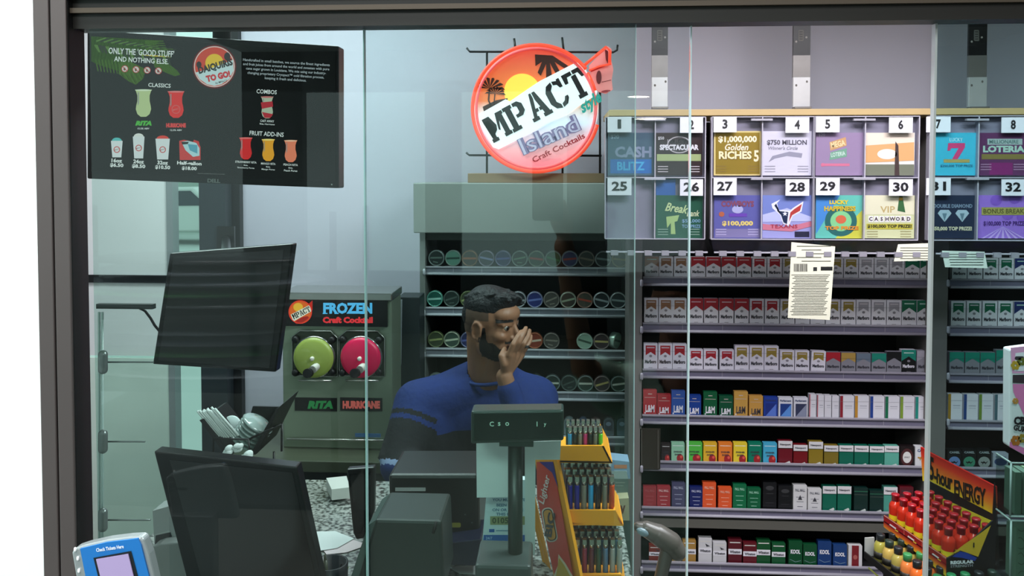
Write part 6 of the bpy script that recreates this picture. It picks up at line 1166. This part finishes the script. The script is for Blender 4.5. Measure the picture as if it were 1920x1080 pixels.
# hips, thighs, shins and feet
HPc = NB+V((-.02, .07, -.62)); 
for s, kx in ((-1, -.16), (1, .17)):
    h0 = HPc+V((.1*s, 0, 0)); k0 = V((HPc.x+kx, 2.42, HPc.z-.02)); a0 = V((k0.x, 2.50, .12)); b.capsule(h0, k0, .085, .058, skin); b.capsule(k0, a0, .055, .036, skin); b.capsule(a0+V((0, .03, -.05)), a0+V((0, -.15, -.07)), .04, .03, skin)
b.capsule(NB+V((0, .05, -.42)), HPc, .10, .12, skin)
body = remeshed(b, 'body', .0036, .5, man, 3)
def skinpick(p, n):
    d = (p-HC)/S; a, l, u = d.dot(fw), d.dot(lf_), d.dot(upv)
    if a < -.2 or abs(l) > .1 or u < -.125 or u > .13: return 0
    if a > .080 and abs(l) < .024 and (-.069 < u < -.043): return 1
    if a > .07 and abs(l) < .034 and (-.043 <= u < -.034): return 2
    hd_ = (kn_[1]+kn_[2])/2; ab = hd_-WR; tt = max(0, min(1, (p-WR).dot(ab)/ab.dot(ab)))
    if (p-WR-ab*tt).length < .036 and a > .035 and (abs(l) > .045 or a > .1): return 0
    wob = .004*math.sin(a*160)+.003*math.sin(l*210)
    if -.002+wob < a < .024+wob and -.11 < u < .008 and .045 < abs(l) < .071: return 2
    if a > .0+wob and u > -.112+.35*max(0, .04-a) and n.z < .8 and u < -.030-.028*math.sqrt(max(0, (a-.024)/.057))+wob: return 2
    if abs(l) > .012 and .031 < u < .041 and a > .055: return 2
    if u > .03 and a < .035-.1*(u-.03) and abs(l) > .03: return 3
    if u > -.02 and a < -.02: return 3
    return 0
paint(body, [skin, lipmt, beard, stub], skinpick)
# eyes
for s in (-1, 1):
    b = MB(); e = hp(.0795, .030*s, .012); b.ellip(e, AX, (.0118*S,)*3, mat('eye_white', 'a39a92', .2), 16, 10)
    dr_ = (fw+lf_*.08*s).normalized(); b.ellip(e+dr_*.0095*S, (dr_, dr_.cross(upv), upv), (.0035*S, .0075*S, .0075*S), mat('iris_dark', '1c120c', .15), 12, 8); b.build('eye', man)
# hair cap
b = MB()
def hel(a, l, u, ra, rl, ru): b.ellip(hp(a, l, u), AX, (ra*S, rl*S, ru*S), hair, 22, 12)
hel(-.012, 0, .070, .096, .074, .062); hel(.028, 0, .092, .062, .060, .038); hel(-.055, 0, .035, .054, .066, .06); hel(.058, 0, .088, .030, .045, .022); hel(.045, .02, .104, .04, .04, .022); hel(-.01, 0, .108, .07, .055, .032)
random.seed(5)
for k in range(60):
    a_ = random.uniform(-.07, .085); l_ = random.uniform(-.05, .05); z_ = .07+.052*math.sqrt(max(0, 1-(a_/.1)**2-(l_/.085)**2)); b.capsule(hp(a_-.012, l_, z_), hp(a_+.018, l_+random.uniform(-.012, .012), z_+.010), .007, .004, hair, 6, 2)
hr = remeshed(b, 'hair', .0045, .5, man, 2); paint(hr, [hair], lambda p, n: 0)
# sweater
b = MB(); swm = mat('sweater_blue', '0e2868', .85, var=.12, scale=60, bump=.25); swb = mat('sweater_black', '0c0d14', .85, bump=.2, scale=60); sws = mat('sweater_stripe', '8c9cc0', .8)
def sc_(p0, p1, r0, r1, seg=20): b.capsule(p0, p1, r0, r1, swm, seg, 7)
sc_(NB+V((-.03, .02, -.055)), SL, .085, .078); sc_(NB+V((.03, .02, -.055)), SRt, .085, .078)
sc_(NB+V((-.035, .03, -.012)), SL+V((.03, .02, .0)), .062, .07); sc_(NB+V((.035, .03, -.012)), SRt+V((-.03, .02, 0)), .062, .07)
for dx in (-.09, 0, .09): sc_(NB+V((dx, .03, -.13)), NB+V((dx*.9-.01, .06, -.56)), .125, .13)
sc_(SL+V((.03, 0, -.05)), SL+V((.1, .03, -.3)), .08, .09); sc_(SRt+V((-.04, 0, -.05)), SRt+V((-.1, .03, -.3)), .08, .09)
sc_(SL, SL+(EL-SL)*.5, .078, .070); sc_(SL+(EL-SL)*.5, EL, .070, .058); sc_(EL, WL-d0*.02, .056, .038); sc_(SRt, SRt+(ER-SRt)*.5, .078, .066); sc_(SRt+(ER-SRt)*.5, ER, .066, .054); sc_(ER, WR+(ER-WR)*.12, .052, .036)
for k in range(7):    # sleeve folds
    q = SL+(EL-SL)*(.35+.09*k); t0 = k*1.7; b.capsule(q+V((-.055, -.02, .012)), q+V((.03, -.058, -.014)), .014, .010, swm, 8, 3)
sw = remeshed(b, 'sweater', .007, .5, man, 5)
me = sw.data                                                       # cut the neck opening
bm = bmesh.new(); bm.from_mesh(me); cN = NB+V((.012, -.015, .035))
dl = [f for f in bm.faces if (f.calc_center_median()-cN).length < .072 and f.calc_center_median().z > NB.z-.03]
bmesh.ops.delete(bm, geom=dl, context='FACES'); bm.to_mesh(me); bm.free()
def swpick(p, n):
    ax_ = (EL-SL).normalized(); s1 = (p-SL).dot(ax_); L1 = (EL-SL).length; onL = ((p-SL)-ax_*s1).length < .105 and p.x < SL.x+.07
    if onL and s1 > 0:
        if .045 < s1 < .135: return 1 if s1 > .075 or s1 < .06 else 0
        if .20 < s1 < .215: return 2
        if .135 <= s1 < .2: return 1
        return 0 if s1 < .045 or s1 > .215 else 1
    return 1 if p.z < NB.z-.15 else 0
paint(sw, [swm, swb, sws], swpick)
so = sw.modifiers.new('thick', 'SOLIDIFY'); so.thickness = .004; so.offset = -1
b = MB()
n = 26; rr = []
for k in range(n):
    a_ = 2*math.pi*k/n; ce = cN+V((0, 0, -.030)); rr.append(ce+V((.074*math.cos(a_), .066*math.sin(a_), .010*math.sin(a_)+.008*math.cos(a_))))
b.tube(rr, .006, mat('sweater_collar', '16306e', .85), 8, closed=True); b.build('collar', man)
# trousers
b = MB(); tm = mat('trousers_dark', '16171c', .85)
b.capsule(NB+V((-.02, .06, -.52)), HPc, .125, .14, tm, 18)
for s, kx in ((-1, -.16), (1, .17)):
    h0 = HPc+V((.1*s, 0, 0)); k0 = V((HPc.x+kx, 2.42, HPc.z-.02)); a0 = V((k0.x, 2.50, .12)); b.capsule(h0, k0, .098, .070, tm); b.capsule(k0, a0, .068, .052, tm)
tr_ = remeshed(b, 'trousers', .01, .5, man, 3); paint(tr_, [tm], lambda p, n: 0)
t = thing('stool', 'dark round stool under the seated man', 'stool'); zs_ = HPc.z-.145; b = MB(); b.lathe((HPc.x, HPc.y+.02, zs_-.05), (0, 0, 1), [(.16, 0), (.18, .01), (.18, .04), (.15, .05)], mat('stool_seat', '1c1c1e', .5), 28); b.build('seat', t)
for k in range(4):
    a_ = math.pi/4+k*math.pi/2; b = MB(); b.cyl((HPc.x+.12*math.cos(a_), HPc.y+.02+.12*math.sin(a_), zs_-.05), (HPc.x+.19*math.cos(a_), HPc.y+.02+.19*math.sin(a_), 0), .012, ssb, 8); b.build('leg', t)
print('DONE')
# =================================================================== PHOTOGRAPHER, SEEN ONLY AS A FAINT REFLECTION
ph = thing('person', 'standing person in a pale green V-neck shirt, faintly mirrored in the glass', 'person')
N0 = V((.35, -.42, 1.30)); b = MB(); f2, l2, u2 = V((0, 1, 0)), V((-1, 0, 0)), V((0, 0, 1)); A2 = (f2, l2, u2); hc = N0+V((0, .01, .17))
def e2(a, l, u, *r): b.ellip(hc+f2*a+l2*l+u2*u, A2, r, skin, 20, 12)
e2(-.01, 0, .03, .09, .073, .08); e2(.03, 0, -.02, .06, .058, .085); e2(.045, 0, -.075, .045, .042, .03); e2(.098, 0, -.015, .014, .012, .022); e2(.085, 0, -.052, .012, .024, .007); e2(.082, 0, -.064, .012, .02, .007)
for s in (-1, 1): e2(0, .073*s, -.005, .016, .008, .028); e2(.078, .03*s, .03, .012, .022, .007)
b.capsule(hc+V((0, -.02, -.05)), N0, .05, .055, skin); S1, S2 = N0+V((-.19, 0, -.09)), N0+V((.19, 0, -.09))
for q in (S1, S2): b.capsule(N0+V((0, 0, -.04)), q, .05, .048, skin)
b.capsule(N0+V((0, -.01, -.1)), N0+V((0, 0, -.45)), .10, .10, skin); b.capsule(N0+V((0, 0, -.45)), N0+V((0, 0, -.6)), .10, .12, skin)
E1, W1 = V((.07, -.24, 1.32)), V((.015, -.10, 1.66)); E2, W2 = N0+V((.27, .04, -.36)), N0+V((.24, .14, -.58))
for p0, p1, r0, r1 in ((S1, E1, .045, .036), (E1, W1, .035, .026), (S2, E2, .045, .036), (E2, W2, .035, .026)): b.capsule(p0, p1, r0, r1, skin)
kn_ = [W1+V((.014-.006*k, .012+.0*k, .055+.018*k)) for k in range(4)]; hand(W1, kn_, [[q+V((-.012, .028, .006)), q+V((-.030, .034, .006)), q+V((-.042, .022, .004))] for q in kn_], [W1+V((0, .0, .02)), W1+V((-.02, .012, .05)), W1+V((-.03, .02, .08))])
kn_ = [W2+V((-.02+.015*k, .01, -.07)) for k in range(4)]; hand(W2, kn_, [[q+V((0, .012, -.03)), q+V((0, .02, -.05)), q+V((0, .014, -.07))] for q in kn_], [W2, W2+V((-.03, .02, -.03)), W2+V((-.04, .03, -.055))])
for s in (-1, 1): b.capsule(N0+V((.09*s, 0, -.62)), N0+V((.10*s, .02, -1.0)), .08, .055, skin); b.capsule(N0+V((.10*s, .02, -1.0)), V((N0.x+.1*s, N0.y, .09)), .053, .036, skin); b.capsule(V((N0.x+.1*s, N0.y-.02, .05)), V((N0.x+.1*s, N0.y+.15, .035)), .04, .03, skin)
bd = remeshed(b, 'body', .006, .5, ph, 3); paint(bd, [skin, lipmt], lambda p, n: 1 if (p-hc).y > .08 and abs(p.x-hc.x) < .022 and -.072 < p.z-hc.z < -.046 else 0)
for s in (-1, 1): b = MB(); b.ellip(hc+V((.03*s, .074, .012)), A2, (.012,)*3, mat('eye_white'), 12, 8); b.ellip(hc+V((.03*s, .0835, .012)), A2, (.003, .005, .005), mat('iris_dark'), 10, 6); b.build('eye', ph)
b = MB(); b.ellip(hc+V((0, -.012, .06)), A2, (.096, .080, .072), hair, 20, 12); b.ellip(hc+V((0, .03, .095)), A2, (.06, .06, .03), hair); hr2 = remeshed(b, 'hair', .006, .5, ph, 2); paint(hr2, [hair], lambda p, n: 0)
b = MB(); gs = mat('shirt_pale_green', 'a8c4b4', .85, var=.06, scale=40)
for q in (S1, S2): b.capsule(N0+V((.03*(1 if q is S2 else -1), 0, -.075)), q, .075, .075, gs)
for dx in (-.07, .07): b.capsule(N0+V((dx, .0, -.15)), N0+V((dx*.9, .01, -.60)), .115, .125, gs)
b.capsule(S1, S1+(E1-S1)*.6, .074, .062, gs); b.capsule(S2, S2+(E2-S2)*.6, .074, .062, gs)
sh = remeshed(b, 'shirt', .009, .5, ph, 4); bm = bmesh.new(); bm.from_mesh(sh.data)
dl = [f for f in bm.faces for p in (f.calc_center_median()-N0,) if p.z > -.16 and abs(p.x) < .012+.46*max(0, p.z+.15) and (p.y > 0 or p.z > -.06) and p.z+.15 > 0]
bmesh.ops.delete(bm, geom=dl, context='FACES'); bm.to_mesh(sh.data); bm.free(); paint(sh, [gs], lambda p, n: 0); so = sh.modifiers.new('thick', 'SOLIDIFY'); so.thickness = .003
b = MB(); 
for s in (-1, 1): b.capsule(N0+V((.07*s, 0, -.60)), N0+V((.09*s, .0, -.70)), .105, .09, tm); b.capsule(N0+V((.09*s, 0, -.70)), N0+V((.10*s, .02, -1.0)), .095, .07, tm); b.capsule(N0+V((.10*s, .02, -1.0)), V((N0.x+.1*s, N0.y, .12)), .068, .055, tm)
tr2 = remeshed(b, 'trousers', .012, .5, ph, 3); paint(tr2, [tm], lambda p, n: 0)
b = MB(); b.bbox(-.062, -.012, H-.12, .012, -.003, H+.03, mat('phone_black', '101114', .3), .006); b.build('phone', bevel=.0015, **T('black phone held up by the person mirrored in the glass', 'phone'))
